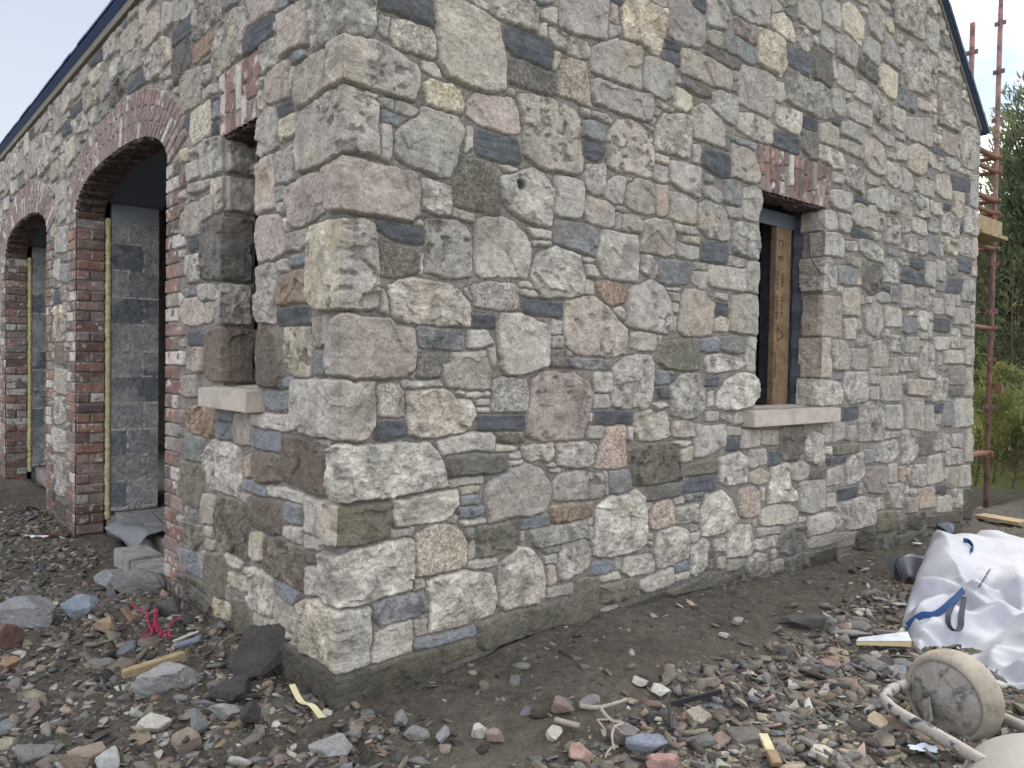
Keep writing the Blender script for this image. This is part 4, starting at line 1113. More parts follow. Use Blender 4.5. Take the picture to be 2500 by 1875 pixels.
# the dark hollow of one stone
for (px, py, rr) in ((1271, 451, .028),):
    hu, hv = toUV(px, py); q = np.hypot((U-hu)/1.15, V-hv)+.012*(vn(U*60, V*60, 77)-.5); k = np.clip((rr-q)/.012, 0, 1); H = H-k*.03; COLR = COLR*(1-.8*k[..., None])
Vm = V.copy()
for cu, a in AC:   # rows nearest the arch curve are laid on it
    for i in np.nonzero(np.abs(us+cu) < a)[0]:
        z = ASP+superell(us[i]+cu, a, ARI); j = np.argmin(np.abs(vs-z)); Vm[j, i] = z
for i in range(len(us)):
    z = float(roofz(us[i])); j = np.argmin(np.abs(vs-z)); Vm[j, i] = z
def wallpos(U, V, H, U0=None):
    """unfolded (u,v,h) to world, rounded over the corner and the edges of the openings"""
    W = .02; ll = U < 0
    P = P0+np.where(ll[..., None], (-U)[..., None]*dL, U[..., None]*dR)+V[..., None]*ZU
    wr = np.where(ll, np.clip(1+U/W, 0, 1), 1.); wl = np.where(~ll, np.clip(1-U/W, 0, 1), 1.)
    P = P+(H*wr)[..., None]*nR*np.where(ll, (U > -W), True)[..., None]+(H*wl)[..., None]*nL*np.where(ll, True, U < W)[..., None]
    def side(cond, dist, d): 
        return (H*np.clip(1-dist/W, 0, 1)*cond)[..., None]*d
    inz = (V > WR[2]-.01) & (V < WR[3]+.001)
    P = P+side(inz & (U <= WR[0]), WR[0]-U, dR)-side(inz & (U >= WR[1]), U-WR[1], dR)+side(U > REND-W, REND-U, dR)
    inz = (V > WL[2]-.01) & (V < WL[3]+.001); A = -U
    P = P+side(inz & (A <= WL[0]) & (A > 0), WL[0]-A, dL)-side(inz & (A >= WL[1]), A-WL[1], dL)
    for cu, a in AC:
        inz = V < ASP+.001
        P = P+side(inz & (A <= cu-a) & (A > cu-a-.1), cu-a-A, dL)-side(inz & (A >= cu+a) & (A < cu+a+.1), A-cu-a, dL)
    return P
Pw = wallpos(U, Vm, H)
uc = (U[:-1, :-1]+U[1:, 1:])/2; vc = (V[:-1, :-1]+V[1:, 1:])/2; vcm = (Vm[:-1, :-1]+Vm[1:, 1:])/2
def openc(U, V):
    o = (U > WR[0]) & (U < WR[1]) & (V > WR[2]) & (V < WR[3])
    o |= (U < -WL[0]) & (U > -WL[1]) & (V > WL[2]) & (V < WL[3])
    for cu, a in AC: o |= (np.abs(U+cu) < a) & (V < ASP+superell(U+cu, a, ARI))
    return o
keep = ~openc(uc, vcm) & (vcm < roofz(uc)) & (uc > -LEND)
zone = np.zeros(uc.shape, int)
for i, (cu, a) in enumerate(AC):
    z = (np.abs(uc+cu) < a+.36) & (vc >= ASP-.004) & (vc < ASP+superell(uc+cu, a+.36, ARI+.325, 2.1)+.004); zone[z] = i+1
pl = np.where(part[np.clip(LB[:-1, :-1], 0, None)] > 0, part[np.clip(LB[:-1, :-1], 0, None)], 0)*(D[:-1, :-1] > -.006)*(LB[:-1, :-1] >= 0)
zone = np.where(zone > 0, zone, pl)
def piece(name, z, parent): return grid(name, Pw, keep & (zone == z), M_MAS, parent, COLR, spk)
piece('stone_wall', 0, house)
arches = [piece('brick_arch', 1, house), piece('brick_arch', 2, house)]
lint = [piece('brick_lintel', 3, house), piece('brick_lintel', 4, house)]
arches[0]['label'] = 'near arch of old red bricks'; arches[1]['label'] = 'farther arch of old red bricks'
lint[0]['label'] = 'red brick lintel over the narrow window'; lint[1]['label'] = 'red brick lintel with white painted bricks over the gable window'
# reveals: the stones of the edge turn into the opening
def reveal(name, u_edge, sgn_in, v0, v1, depth, dirn, nin, parent, sample=.03, full=None):
    """u_edge unfolded, sgn_in: which way the wall lies; dirn: direction along +|u|; nin: inward into the house; normal of reveal = away from wall"""
    iu = np.argmin(np.abs(us-u_edge)); isb_ = np.argmin(np.abs(us-(u_edge+sgn_in*sample)))
    j0, j1 = np.argmin(np.abs(vs-v0)), np.argmin(np.abs(vs-v1)); js = np.arange(j0, j1+1)
    ds = np.r_[0, .004, np.arange(.009, depth, .006), depth]; DD, VV = np.meshgrid(ds, vs[js])
    lb = LB[js, isb_][:, None]*np.ones(len(ds), int); dd = D[js, isb_][:, None]*np.ones(len(ds))
    ext = np.where(hsh(lb, lb*0, 61) < .5, 1.0, .62+.3*hsh(lb, lb*0, 62))*depth+.015*(vn(DD*20, VV*14, 63)-.5)
    dd = np.minimum(dd+.006*(vn(DD*30, VV*30, 64)-.5), np.where(ext >= depth*.98, 1, ext-DD))
    Rr = relief(DD+40, VV, dd, lb, 2, hb, tx); h = Rr[0]
    he = H[js, iu][:, None]; k = np.clip(DD/.02, 0, 1); h = he*(1-k)+h*k
    cc, sp = paint(DD+40, VV, dd, Rr, basel if u_edge < 0 else base, white)
    ce = COLR[js, iu][:, None, :]; cc = ce*(1-k[..., None])+cc*k[..., None]
    sgn = -sgn_in if u_edge >= 0 else sgn_in
    out_ = dirn*(1 if (u_edge < 0) == (sgn_in > 0) else -1)   # away from the wall into the opening
    nf = nL if u_edge < 0 else nR
    Q = P0+abs(u_edge)*dirn+VV[..., None]*ZU-DD[..., None]*nf+h[..., None]*out_+(he*np.clip(1-DD/.02, 0, 1))[..., None]*nf
    return grid(name, Q, None, M_MAS, parent, cc, sp)
REVD = .165
reveal('window_reveal', WR[1], 1, WR[2], WR[3], REVD, dR, nR, house)
reveal('window_reveal', WR[0], -1, WR[2], WR[3], REVD, dR, nR, house)
reveal('window_reveal', -WL[1], -1, WL[2], WL[3], REVD, dL, nL, house)
reveal('window_reveal', -WL[0], 1, WL[2], WL[3], REVD, dL, nL, house)
reveal('end_face', REND, -1, -.05, 3.72, .35, dR, nR, house)
# brick jambs and soffits
def brick_sheet(name, Lx, Lz, pos, rects, parent, seed, z0=0, x0=0):
    xs = np.arange(x0, x0+Lx+.003, .006); zs = np.arange(z0, z0+Lz+.003, .006); xs[-1] = x0+Lx; zs[-1] = z0+Lz
    global CEN
    pol = [np.array(r) for r in rects]; u_, v_, d_, l_ = label(xs, zs, pol, .03, .4); d_ = d_-.003
    sv = CEN; CEN = np.array([p.mean(0) for p in pol]); n = len(pol)
    hb_ = np.full(n, .009)+np.random.default_rng(seed).uniform(-.002, .003, n)
    Rr = relief(u_+seed, v_, d_, l_, seed, hb_, np.full(n, 5)); b_, w_ = brick_col(n, seed); b_ = b_*(.62 if 'soffit' in name else 1.); w_ = w_*(.8 if 'soffit' in name else 1); cc, sp = paint(u_+seed, v_, d_, Rr, b_, w_)  # soffit bricks darkened: the shade of the underside is put into their colour
    CEN = sv; return grid(name, pos(u_, v_, Rr[0]), None, M_MAS, parent, cc, sp)
JD = .215
for i, (cu, a) in enumerate(AC):
    for s in (1, -1):      # s=1: far jamb, faces the corner
        rects = []; z = ASP-CH; k = 0; e = cu+s*a; g = random.Random(i*7+s)
        while z > -.1:
            if k % 2 == 0: xs_ = ((.004, .206),)
            else: xs_ = ((.004, .100), (.112, .208)) if g.random() < .85 else ((.004, .206),)
            for x0, x1 in xs_: rects.append([(x0, z), (x1, z), (x1, z+BH), (x0, z+BH)])
            z -= CH; k += 1
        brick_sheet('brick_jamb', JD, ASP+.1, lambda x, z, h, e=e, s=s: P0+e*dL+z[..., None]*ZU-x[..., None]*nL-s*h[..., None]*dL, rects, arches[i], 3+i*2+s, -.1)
    uu = np.linspace(-a, a, 900); zz = superell(uu, a, ARI); L = np.r_[0, np.cumsum(np.hypot(np.diff(uu), np.diff(zz)))]; n = 44; rects = []
    for q in range(n):
        x0, x1 = L[-1]*(q+.06)/n, L[-1]*(q+.94)/n
        for y0, y1 in (((.004, .206),) if q % 2 else ((.004, .1), (.112, .206))): rects.append([(x0, y0), (x1, y0), (x1, y1), (x0, y1)])
    def pos(x, y, h, cu=cu):
        u_ = np.interp(x, L, uu); z_ = np.interp(x, L, zz); nx = np.gradient(u_, axis=1); nz_ = np.gradient(z_, axis=1); ln = np.hypot(nx, nz_)+1e-9
        u_ = u_+h*nz_/ln; z_ = z_-h*nx/ln
        return P0+(cu+u_)[..., None]*dL+(ASP+z_)[..., None]*ZU-y[..., None]*nL
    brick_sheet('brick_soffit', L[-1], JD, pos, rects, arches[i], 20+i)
for (u0, u1, z, o, dd_, nn, li) in ((WL[0], WL[1], WL[3], 30, dL, nL, 0), (WR[0], WR[1], WR[3], 31, dR, nR, 1)):
    n = 7 if li == 0 else 15; rects = []
    for q in range(n):
        x0, x1 = (u1-u0)*(q+.08)/n, (u1-u0)*(q+.92)/n; rects.append([(x0, .002), (x1, .002), (x1, REVD), (x0, REVD)])
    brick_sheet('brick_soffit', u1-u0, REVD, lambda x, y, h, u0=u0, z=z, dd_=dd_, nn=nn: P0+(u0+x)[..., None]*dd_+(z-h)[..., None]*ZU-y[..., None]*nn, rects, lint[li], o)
# ---------------------------------------------------------------- the rest of the house
M_SILL = mat('cast_sill', (186,176,166), ns=60, namp=.10, bump=.35, bscale=260, bdist=.0015, col2=(168,160,152), c2s=9)
M_BLOCK = mat_col('blockwork', fine=160, amp=.3, bdist=.008, bscale=130)
M_DARK = mat('dark_membrane', (98,106,118), rough=.7, namp=.15, bscale=40)
M_SLATE = mat('roof_slate', (68,82,106), rough=.6, ns=20, namp=.2, bscale=60)
M_FASC = mat('verge_mortar', (132,126,118), ns=40, namp=.2)
M_FOAM = mat('foam', (196,188,150), ns=30, namp=.18, bump=.7, bscale=70, bdist=.008, col2=(170,160,120), c2s=25)
M_TIM = mat('sawn_timber', (138,117,95), rough=.8, ns=9, namp=.2, bscale=60, bump=.3, col2=(120,98,78), c2s=12)
M_TIM2 = mat('weathered_timber', (156,142,116), rough=.85, ns=12, namp=.2, bscale=60, bump=.4, col2=(150,128,92), c2s=20)
M_INK = mat('ink', (62,40,34), rough=.9, namp=.1)
M_CONC = mat('concrete', (150,147,144), ns=60, namp=.2, bump=.7, bscale=90, bdist=.006, col2=(120,118,116), c2s=10)
def V3(u, z, off, wall='R'):
    return P0+(u*dR if wall == 'R' else u*dL)+z*ZU+off*(nR if wall == 'R' else nL)
def sill(u0, u1, z0, z1, off, wall, label_):
    d, n = (dR, nR) if wall == 'R' else (dL, nL); me = MB()
    a = V3(u0, z0, off, wall)
    me.hexa([tuple(q) for q in (a, V3(u1, z0, off, wall), V3(u1, z0, -.2, wall), V3(u0, z0, -.2, wall),
             V3(u0, z1, off, wall), V3(u1, z1, off, wall), V3(u1, z1+.022, -.2, wall), V3(u0, z1+.022, -.2, wall))], .004)
    o = me.build('window_sill', M_SILL, house); o['label'] = label_
sill(2.775, 3.867, 1.141, 1.234, .08, 'R', 'pale cast sill under the gable window')
sill(.735, 1.365, 1.262, 1.358, .09, 'L', 'short pale cast sill under the narrow window')
# inner leaf of blockwork, with openings a little behind the stone
def block_sheet(name, Lx, z0, z1, pos, parent, seed, mask=None, bl=.45, ch=.225, spread=1., step=.012):
    xs = np.arange(0, Lx+step, step); xs[-1] = Lx; zs = np.arange(z0, z1+step, step); rects = []; z = math.floor(z0/ch)*ch; k = 0
    while z < z1:
        x = -bl/2 if k % 2 else 0.
        while x < Lx: rects.append(np.array([(x+.006, z+.006), (x+bl-.006, z+.006), (x+bl-.006, z+ch-.006), (x+.006, z+ch-.006)])); x += bl
        z += ch; k += 1
    u, v, d, l = label(xs, zs, rects, .02, 1.2); g = np.random.default_rng(seed); n = len(rects)
    base_ = lin(np.array([(138,141,143), (148,150,151), (114,118,123), (160,161,161)]))[g.integers(0, 4, n)]*g.uniform(.85, 1.15, (n, 1)); ins = (d > 0) & (l >= 0)
    sm = np.clip((fbm(u*5+seed, v*7, 81, 4)-.56)*7, 0, 1)
    gr = 1+.5*(vn(u*60, v*60, 82+seed)-.5)+.6*(vn(u*120, v*120, 83)-.5)
    c = base_[np.clip(l, 0, None)]*gr[..., None]; c = np.where(ins[..., None], c, lin((205,202,196))); c = c*(1-.55*sm[..., None])+lin((178,176,172))*.55*sm[..., None]
    h = np.where(ins, .004, .001)+.006*(vn(u*70, v*70, 84)-.5)*(1-sm)+.003*sm
    return grid(name, pos(u, v, h), mask, M_BLOCK, parent, c, np.full(u.shape, .25))
LI0, LI1 = .262, .642     # depth of the inner leaf at the arch jambs
inner = None
for i, (cu, a) in enumerate(AC):
    for s in (1, -1):
        e = cu+s*(a-.01); block_sheet('block_jamb', LI1-LI0, .2, 2.66, lambda x, z, h, e=e, s=s: P0+e*dL+z[..., None]*ZU-(LI0+x)[..., None]*nL-s*h[..., None]*dL, house, 5+i*2+s, bl=.26 if s > 0 else .3)
        # dark boarding over the blocks, up to the inner arch
        mb = MB(); z0 = 2.66; mb.box(P0+e*dL-LI0*nL+z0*ZU, s*.1*dL, -(LI1-LI0)*nL, .15*ZU); mb.build('padstone', mat('padstone%d%d' % (i, s), (146,152,158), ns=80, namp=.15), house)
        # foam in the cavity
        f = MB(); g = random.Random(i+s); pts = []; rr = []
        for k in range(150):
            z = .14+k*(2.54/149); pts.append(P0+(cu+s*(a-.004))*dL-(.240)*nL+z*ZU+s*.0*dL+(g.random()-.5)*.003*nL); rr.append(.021+g.random()*.008)
        f.tube(pts, rr, 8); o = f.build('foam_strip', M_FOAM, house, True)
    n = 40; uu = np.linspace(-a-.02, a+.02, n); zz = superell(uu, a+.021, ARI+.02)
    Q = np.stack([np.stack([P0+(cu+u_)*dL+(ASP+max(z_, .15)+.0)*ZU-dd_*nL for u_, z_ in zip(uu, zz)]) for dd_ in (.214, LI1+.02)])
    grid('arch_board', Q, None, M_DARK, house)
    # spandrel above, closes the gap between the leaves
    mb = MB(); mb.box(P0+(cu-a-.02)*dL+3.0*ZU-.23*nL, (2*a+.04)*dL, -.5*nL, .1*ZU); mb.build('inner_lintel', M_DARK, house)
# inner leaf walls (seen through the openings, and they keep the inside dark)
M_RENDER = mat('raw_block', (98,101,105), ns=25, namp=.3, bump=.6, bscale=70, bdist=.006)
mb = MB()
def leafL(a0, a1, z0=.0, z1=3.8): mb.box(P0+a0*dL-LI0*nL+z0*ZU, (a1-a0)*dL, -(LI1-LI0-.0)*nL, (z1-z0)*ZU)
a_ = AC[0][1]+.005
leafL(.64, WL[0]-.02); leafL(WL[1]+.02, AC[0][0]-a_); leafL(AC[0][0]+a_, AC[1][0]-a_); leafL(AC[1][0]+a_, LEND)
leafL(WL[0]-.02, WL[1]+.02, 0, WL[2]-.02); leafL(WL[0]-.02, WL[1]+.02, WL[3]+.06)
for cu, a in AC: leafL(cu-a_, cu+a_, 3.1, 3.8)
def leafR(a0, a1, z0=.0, z1=3.8): mb.box(P0+a0*dR-.2*nR+z0*ZU, (a1-a0)*dR, -.3*nR, (z1-z0)*ZU)
leafR(.3, WR[0]-.02); leafR(WR[1]+.02, REND-.01); leafR(WR[0]-.02, WR[1]+.02, 0, WR[2]-.02); leafR(WR[0]-.02, WR[1]+.02, WR[3]+.06)
mb.build('inner_leaf', M_RENDER, house)
# cross wall behind the gable window, floor, ceiling, rear and far walls
def ipos(u, d): return P0+u*dR-d*nR
block_sheet('cross_wall', 5.6, .2, 3.6, lambda x, z, h: P0+(.8+x)[..., None]*dR-(2.3)*nR+z[..., None]*ZU+h[..., None]*nR, house, 9, step=.016)
mb = MB(); mb.box(P0+.7*dR-2.32*nR, 5.7*dR, -.12*nR, 3.7*ZU); mb.build('cross_wall_core', M_RENDER, house)
mb = MB(); mb.box(P0+.3*dR-.3*nR+.02*ZU, (REND-.5)*dR, -(LEND-.5)*nR, .17*ZU); mb.build('floor_slab', M_CONC, house)
mb = MB(); mb.box(P0+.3*dR-.3*nR+3.7*ZU, (REND-.5)*dR, -(LEND-.5)*nR, .1*ZU); mb.build('ceiling', M_DARK, house)
mb = MB(); mb.box(P0+(REND-.35)*dR-.351*nR-.05*ZU, .345*dR, -(LEND-.36)*nR, 3.74*ZU); mb.box(P0+.02*dR-(LEND-.3)*nR-.05*ZU, (REND-.1)*dR, -.29*nR, 3.84*ZU)
mb.build('rear_wall', mat('rear_stone', (150,145,139), ns=8, namp=.3, bump=1, bscale=14, bdist=.03), house)
# far gable triangle
mb = MB(); f_ = [P0+.02*dR-LEND*nR+3.72*ZU, P0+REND*dR-LEND*nR+3.6*ZU, P0+APX*dR-LEND*nR+(EAVE-.12+GS*APX)*ZU]
vs_ = [mb.bm.verts.new(tuple(q)) for q in f_]; mb.bm.faces.new(vs_); mb.build('far_gable', M_RENDER, house)
# roof: two slopes of slates, verge over the gable, eaves over the arch wall
OH = .05; th = .05
def slope(u_e, u_r, name, ze=None, e=.05):
    me = MB(); zr = float(roofz(APX)); ze = ze or float(roofz(u_e)); sgn = 1 if u_r > u_e else -1
    nx = -GS*sgn; nn = np.array(nx*dR+ZU); nn = nn/np.linalg.norm(nn)
    a = P0+(u_e-sgn*e)*dR+(ze-e*GS+.02)*ZU; b = P0+u_r*dR+(zr+.02)*ZU; up = b-a; Ls = np.linalg.norm(up); t = up/Ls; n = int(Ls/.22)
    me.box(a+nR*(OH-.015), -nR*(LEND+OH), up, nn*.022)
    # slate edges along the verge
    g = random.Random(3)
    for i in range(n+1):
        p = a+t*(i*.22)+nR*(OH+.004*g.random()); me.box(p+nn*.014, -nR*.4, t*.23, nn*(.014+.004*g.random()))
        me.box(p+nn*(.030)-t*.01, -nR*.5, t*.235+nn*.010, nn*.008)
    return me
slope(0, APX, 'x', 3.93, .04).build('roof_slope', M_SLATE, house)
slope(REND, APX, 'x').build('roof_slope', M_SLATE, house)
mb = MB(); g = random.Random(8)
x = -.1
while x < LEND:      # eaves course of slates and the drip below them
    wd = .25; s_ = GS; out_ = .075+g.random()*.006
    a = P0+x*dL+nL*out_+(3.925+g.random()*.006)*ZU; mb.box(a, dL*(wd-.003), -nL*.45+ZU*.45*.82, ZU*.016); x += wd
mb.hexa([tuple(q) for q in (V3(-.05, 3.895, .02, 'L'), V3(LEND, 3.895, .02, 'L'), V3(LEND, 3.895, -.3, 'L'), V3(-.05, 3.895, -.3, 'L'),
        V3(-.05, 3.925, .068, 'L'), V3(LEND, 3.925, .068, 'L'), V3(LEND, 4.2, -.3, 'L'), V3(-.05, 4.2, -.3, 'L'))])
mb.build('eaves', mat('eaves_slate', (76,96,140), rough=.6, ns=20, namp=.2, bscale=60), house)
mb = MB(); mb.box(V3(-.02, 3.835, -.02, 'L'), (LEND)*dL, nL*.045, ZU*.058, .003); mb.build('fascia', M_FASC, house)
mb = MB(); zc = float(roofz(APX)); mb.box(P0+(APX-.09)*dR+nR*OH+(zc+.01)*ZU, .18*dR, -nR*(LEND+OH), .1*ZU, .03); mb.build('ridge', M_SLATE, house)
# mortar bed under the verge
for s in (1, -1):
    mb = MB(); ue = 0.02 if s > 0 else REND-.02; a = P0+ue*dR+nR*.012+(float(roofz(ue))-.015)*ZU; b = P0+APX*dR+nR*.012+(float(roofz(APX))-.015)*ZU
    mb.box(a, b-a, -nR*.05, ZU*.035); mb.build('verge_bed', M_FASC, house)
# things in the gable window: damp course, dark frame line, block returns, timber prop
mb = MB(); pts = [V3(WR[1]-.005+.012*math.sin(k*1.7), 1.26+k*.066, -REVD-.02) for k in range(21)]
mb.ribbon(pts, .07, .004, nR*.8+dR*.3); mb.build('damp_course', mat('damp_course', (58,66,78), rough=.5, namp=.1, spec=.5), house)
mb = MB(); mb.box(V3(WR[0]-.02, 2.50, -.22), dR*.85, -nR*.015, ZU*.10); mb.build('window_head_board', M_DARK, house)
prop = empty('timber_prop', tuple(V3(3.33, 1.26, -.34)), 'upright stamped softwood timber standing inside the gable window', 'timber')
mb = MB(); T0 = V3(3.478, 1.235, -.225); mb.box(T0, .197*dR, -.045*nR, 1.36*ZU+.008*dR, .003); tb = mb.build('stud', M_TIM, prop)
def text(body, size, u, z, parent, off=-.2235, spacing=1.):
    if ' ' in body.strip():
        for wd_ in body.split():
            text(wd_, size, u, z, parent, off, spacing); z -= size*(.62*len(wd_)+.75)*spacing
        return
    cu = bpy.data.curves.new('lettering', 'FONT'); cu.body = body; cu.size = size; cu.extrude = .0004; cu.space_character = spacing
    t = bpy.data.objects.new('lettering', cu); COL.objects.link(t); bpy.context.view_layer.update()
    me = bpy.data.meshes.new_from_object(t.evaluated_get(bpy.context.evaluated_depsgraph_get())); bpy.data.objects.remove(t); bpy.data.curves.remove(cu)
    # reading downwards: text x -> -Z, text y -> +u
    M = Matrix.Identity(4); o = V3(u, z, off)
    for k in range(3): M[k][0] = -ZU[k]; M[k][1] = dR[k]; M[k][2] = nR[k]; M[k][3] = o[k]
    me.transform(M); me.materials.append(M_INK); return link('lettering', me, None, parent)
text('C E', .085, 3.515, 2.42, prop); text('W  DRY  GRADED   C16', .040, 3.495, 2.20, prop, spacing=1.1); text('0980 19:0191', .045, 3.555, 2.18, prop, spacing=1.1)
text('STRZNTEDIS', .032, 3.49, 1.62, prop)
mb = MB()
for a, b in (((3.52, 1.80), (3.60, 1.74)), ((3.60, 1.74), (3.52, 1.70)), ((3.52, 1.70), (3.53, 1.80))):
    mb.ribbon([V3(a[0], a[1], -.2238), V3(b[0], b[1], -.2238)], .008, .0008, np.cross((b[0]-a[0])*dR+(b[1]-a[1])*ZU, nR))
mb.build('stamp_mark', M_INK, prop)
# ---------------------------------------------------------------- ground
def walld(x, y):
    """distance outside the two visible walls and the place along them"""
    dx = x-P0[0]; dy = y-P0[1]; a = dx*nR[0]+dy*nR[1]; b = dx*nL[0]+dy*nL[1]; u = dx*dR[0]+dy*dR[1]; l = dx*dL[0]+dy*dL[1]
    dr = np.where((u > 0) & (u < REND), a, np.where(u >= REND, np.hypot(a, u-REND), np.hypot(a, u)))
    dl = np.where((l > 0) & (l < LEND), b, np.hypot(b, np.where(l < 0, l, l-LEND)))
    return a, b, u, l, dr, dl
def gh0(x, y):
    x = np.asarray(x, float); y = np.asarray(y, float); a, b, u, l, dr, dl = walld(x, y)
    z = .03+.05*np.exp(-np.clip(np.minimum(dr, dl), 0, 9)/1.2)
    fr = np.interp(u, [0, .5, .9, 1.5, 2.3, 3.2, 4.4, 6, 8], [.115, .14, .195, .22, .19, .15, .105, .10, .05])
    fl = np.interp(l, [0, .5, .93, 1.6, 2.2, 3.0, 4.6, 5.7, 9], [.115, .13, .145, .135, .10, .04, .02, .06, .08])
    kr = np.exp(-(np.clip(dr, 0, 9)/.8)**2)*(u > -.05); kl = np.exp(-(np.clip(dl, 0, 9)/.6)**2)*(l > -.05); ks = np.maximum(kr+kl, 1e-6)
    z = z+(np.where(kr > kl, fr, fl)-z)*np.maximum(kr, kl)
    z = z+.10*(fbm(x*.55+3, y*.55, 91, 3)-.5)*np.clip((np.minimum(np.abs(dr), np.abs(dl))-.25)/.8, 0, 1)
    return z-.4*np.clip((-np.maximum(a, b)-.22)/.3, 0, 1)
def rubb(x, y):
    """how stony the ground is"""
    a, b, u, l, dr, dl = walld(x, y)
    r = np.clip((a-.62-.35*(fbm(x*1.3, y*1.3, 92, 3)-.5)+.55*np.clip(u-2.6, 0, 1))/.25, 0, 1)*(u > .15)
    q = np.clip(.6+1.8*(fbm(x*1.2+7, y*1.2, 93, 3)-.42), .15, 1)*(u <= .15)
    return np.clip(r+q, 0.05, 1)
def gh(x, y):
    z = gh0(x, y); rb = rubb(np.asarray(x, float), np.asarray(y, float))
    c = .042*(fbm(x*8, y*8, 94, 4)-.5)+.022*(ridge(x*22, y*22, 95, 2)-.6)*rb+.012*(fbm(x*45, y*45, 96, 2)-.5)
    w1, i1 = worley(x*15, y*15, 97); c = c+np.where((x < .2), .040, .022)*(i1-.4)*np.clip(1-w1*1.6, 0, 1)*rb
    return z+c*(.7+.5*rb)
def axis(lo, hi, c0, c1, s, k):
    x = list(np.arange(c0, c1, s)); a = [c0]; d = s
    while a[-1] > lo: d *= k; a.append(a[-1]-d)
    b = [x[-1]]; d = s
    while b[-1] < hi: d *= k; b.append(b[-1]+d)
    return np.array(a[:0:-1]+x+b[1:])
gx = axis(-400, 400, -3.6, 3.4, .011, 1.022); gy = axis(-60, 600, 2.3, 5.2, .010, 1.016)
GX, GY = np.meshgrid(gx, gy); GZ = gh(GX, GY)
GZ = np.where(np.hypot(GX, GY) > 40, GZ*0-.0, GZ)
gc = lin((92,86,78))*(1+.5*(fbm(GX*3, GY*3, 98, 4)-.5)+.5*(fbm(GX*28, GY*28, 99, 3)-.5))[..., None]
wt = np.clip((fbm(GX*1.1+5, GY*1.1, 100, 3)-.5)*4, 0, 1)[..., None]*.35; gc = gc*(1-wt)+lin((118,112,103))*wt
far = np.clip((np.maximum(GY-10.5, 0)+np.maximum(GX-9, 0)*.6-.8)/1.5+(fbm(GX*.8, GY*.8, 101, 3)-.5), 0, 1)[..., None]; gr = lin((98,110,50))*(1+.5*(fbm(GX*2, GY*2, 102, 3)-.5))[..., None]
gc = gc*(1-far)+gr*far
tag(grid('ground', np.stack([GX, GY, GZ], -1), None, M_SOIL, None, gc, np.full(GX.shape, .15)), kind='structure')
print('ground', GX.shape)
OUT = [(2498,1702,.03),(2600,1712,.03),(2680,1640,.06),(2680,1480,.16),(2640,1380,.26),(2560,1345,.30),(2499,1331,.30),(2427,1323,.30),(2384,1324,.28),(2344,1343,.26),(2314,1325,.32),(2290,1309,.36),(2267,1306,.37),(2253,1348,.31),(2235,1389,.25),(2216,1446,.18),(2201,1506,.12),(2201,1529,.10),(2212,1574,.06),(2235,1604,.05),(2276,1597,.05),(2351,1591,.05),(2427,1657,.04)]
OUTP = np.array([Gp(x, y, z*.88+.03) for x, y, z in OUT]); BAGP = smoothpoly(OUTP[:, :2])
# ---------------------------------------------------------------- broken stone
def ico(n):
    bm = bmesh.new(); bmesh.ops.create_icosphere(bm, subdivisions=n, radius=1); V = np.array([v.co[:] for v in bm.verts]); F = np.array([[v.index for v in f.verts] for f in bm.faces]); bm.free(); return V, F
ICO = {n: ico(n) for n in (1, 2, 3, 4, 5)}
def rock(seed, n=2, flat=True, k=9, noise=.03, sharp=1.):
    """facetted stone: unit sphere cut by random planes"""
    g = np.random.default_rng(seed); V, F = ICO[n]; nrm = g.normal(size=(k, 3)); nrm[:, 2] *= .35 if flat else 1; nrm /= np.linalg.norm(nrm, axis=1)[:, None]; d = g.uniform(.42, .82, k)
    if flat: nrm = np.r_[nrm, [[g.normal()*.12, g.normal()*.12, 1], [g.normal()*.12, g.normal()*.12, -1]]]; d = np.r_[d, .55, .6]
    nrm = nrm/np.linalg.norm(nrm, axis=1)[:, None]
    dt = V@nrm.T; r = np.min(np.where(dt > .05, d/np.maximum(dt, .05), 9), 1); r = np.minimum(r, 1.05)
    P = V*r[:, None]
    if n >= 3:
        q = P*3+seed*3.7; nz = fbm(q[:, 0]+q[:, 2]*.7, q[:, 1]-q[:, 2]*.6, seed, 4)-.5; P = P*(1+noise*4*nz)[:, None]
        q = P*14; nz = ridge(q[:, 0]+q[:, 2], q[:, 1]-q[:, 2]*.8, seed+9, 2)-.6; P = P*(1+noise*nz)[:, None]
    elif n == 2: P = P*(1+noise*g.normal(size=(len(P), 1)))
    return P, F
def flake(seed, thick=1.):
    """angular broken flake: irregular polygon with bevelled rims"""
    g = np.random.default_rng(seed); n = int(g.integers(4, 8)); a = (np.arange(n)+g.uniform(-.4, .4, n))*2*math.pi/n; r = g.uniform(.5, 1.1, n); V = []
    tl = g.normal(size=2)*.18
    for sc_, z in ((.8, -.5), (1., -.1), (g.uniform(.78, .98), .42)):
        rr = r*(sc_+g.uniform(-.1, .1, n)); x, y = rr*np.cos(a), rr*np.sin(a); V.append(np.stack([x, y, z+g.uniform(-.12, .12, n)+(tl[0]*x+tl[1]*y)*(z > 0)], 1))
    V.append(np.array([[g.uniform(-.2, .2), g.uniform(-.2, .2), .55+g.uniform(-.08, .12)], [0, 0, -.55]])); V = np.concatenate(V)*[1, 1, thick]
    F = []
    for q in (0, 1):
        for i in range(n):
            j = (i+1) % n; F += [(q*n+i, q*n+j, (q+1)*n+j), (q*n+i, (q+1)*n+j, (q+1)*n+i)]
    for i in range(n): j = (i+1) % n; F += [(2*n+i, 2*n+j, 3*n), (j, i, 3*n+1)]
    return V, np.array(F)
def rotm(yaw, tx_, ty_):
    return np.array((Matrix.Rotation(yaw, 3, 'Z') @ Matrix.Rotation(tx_, 3, 'X') @ Matrix.Rotation(ty_, 3, 'Y')))
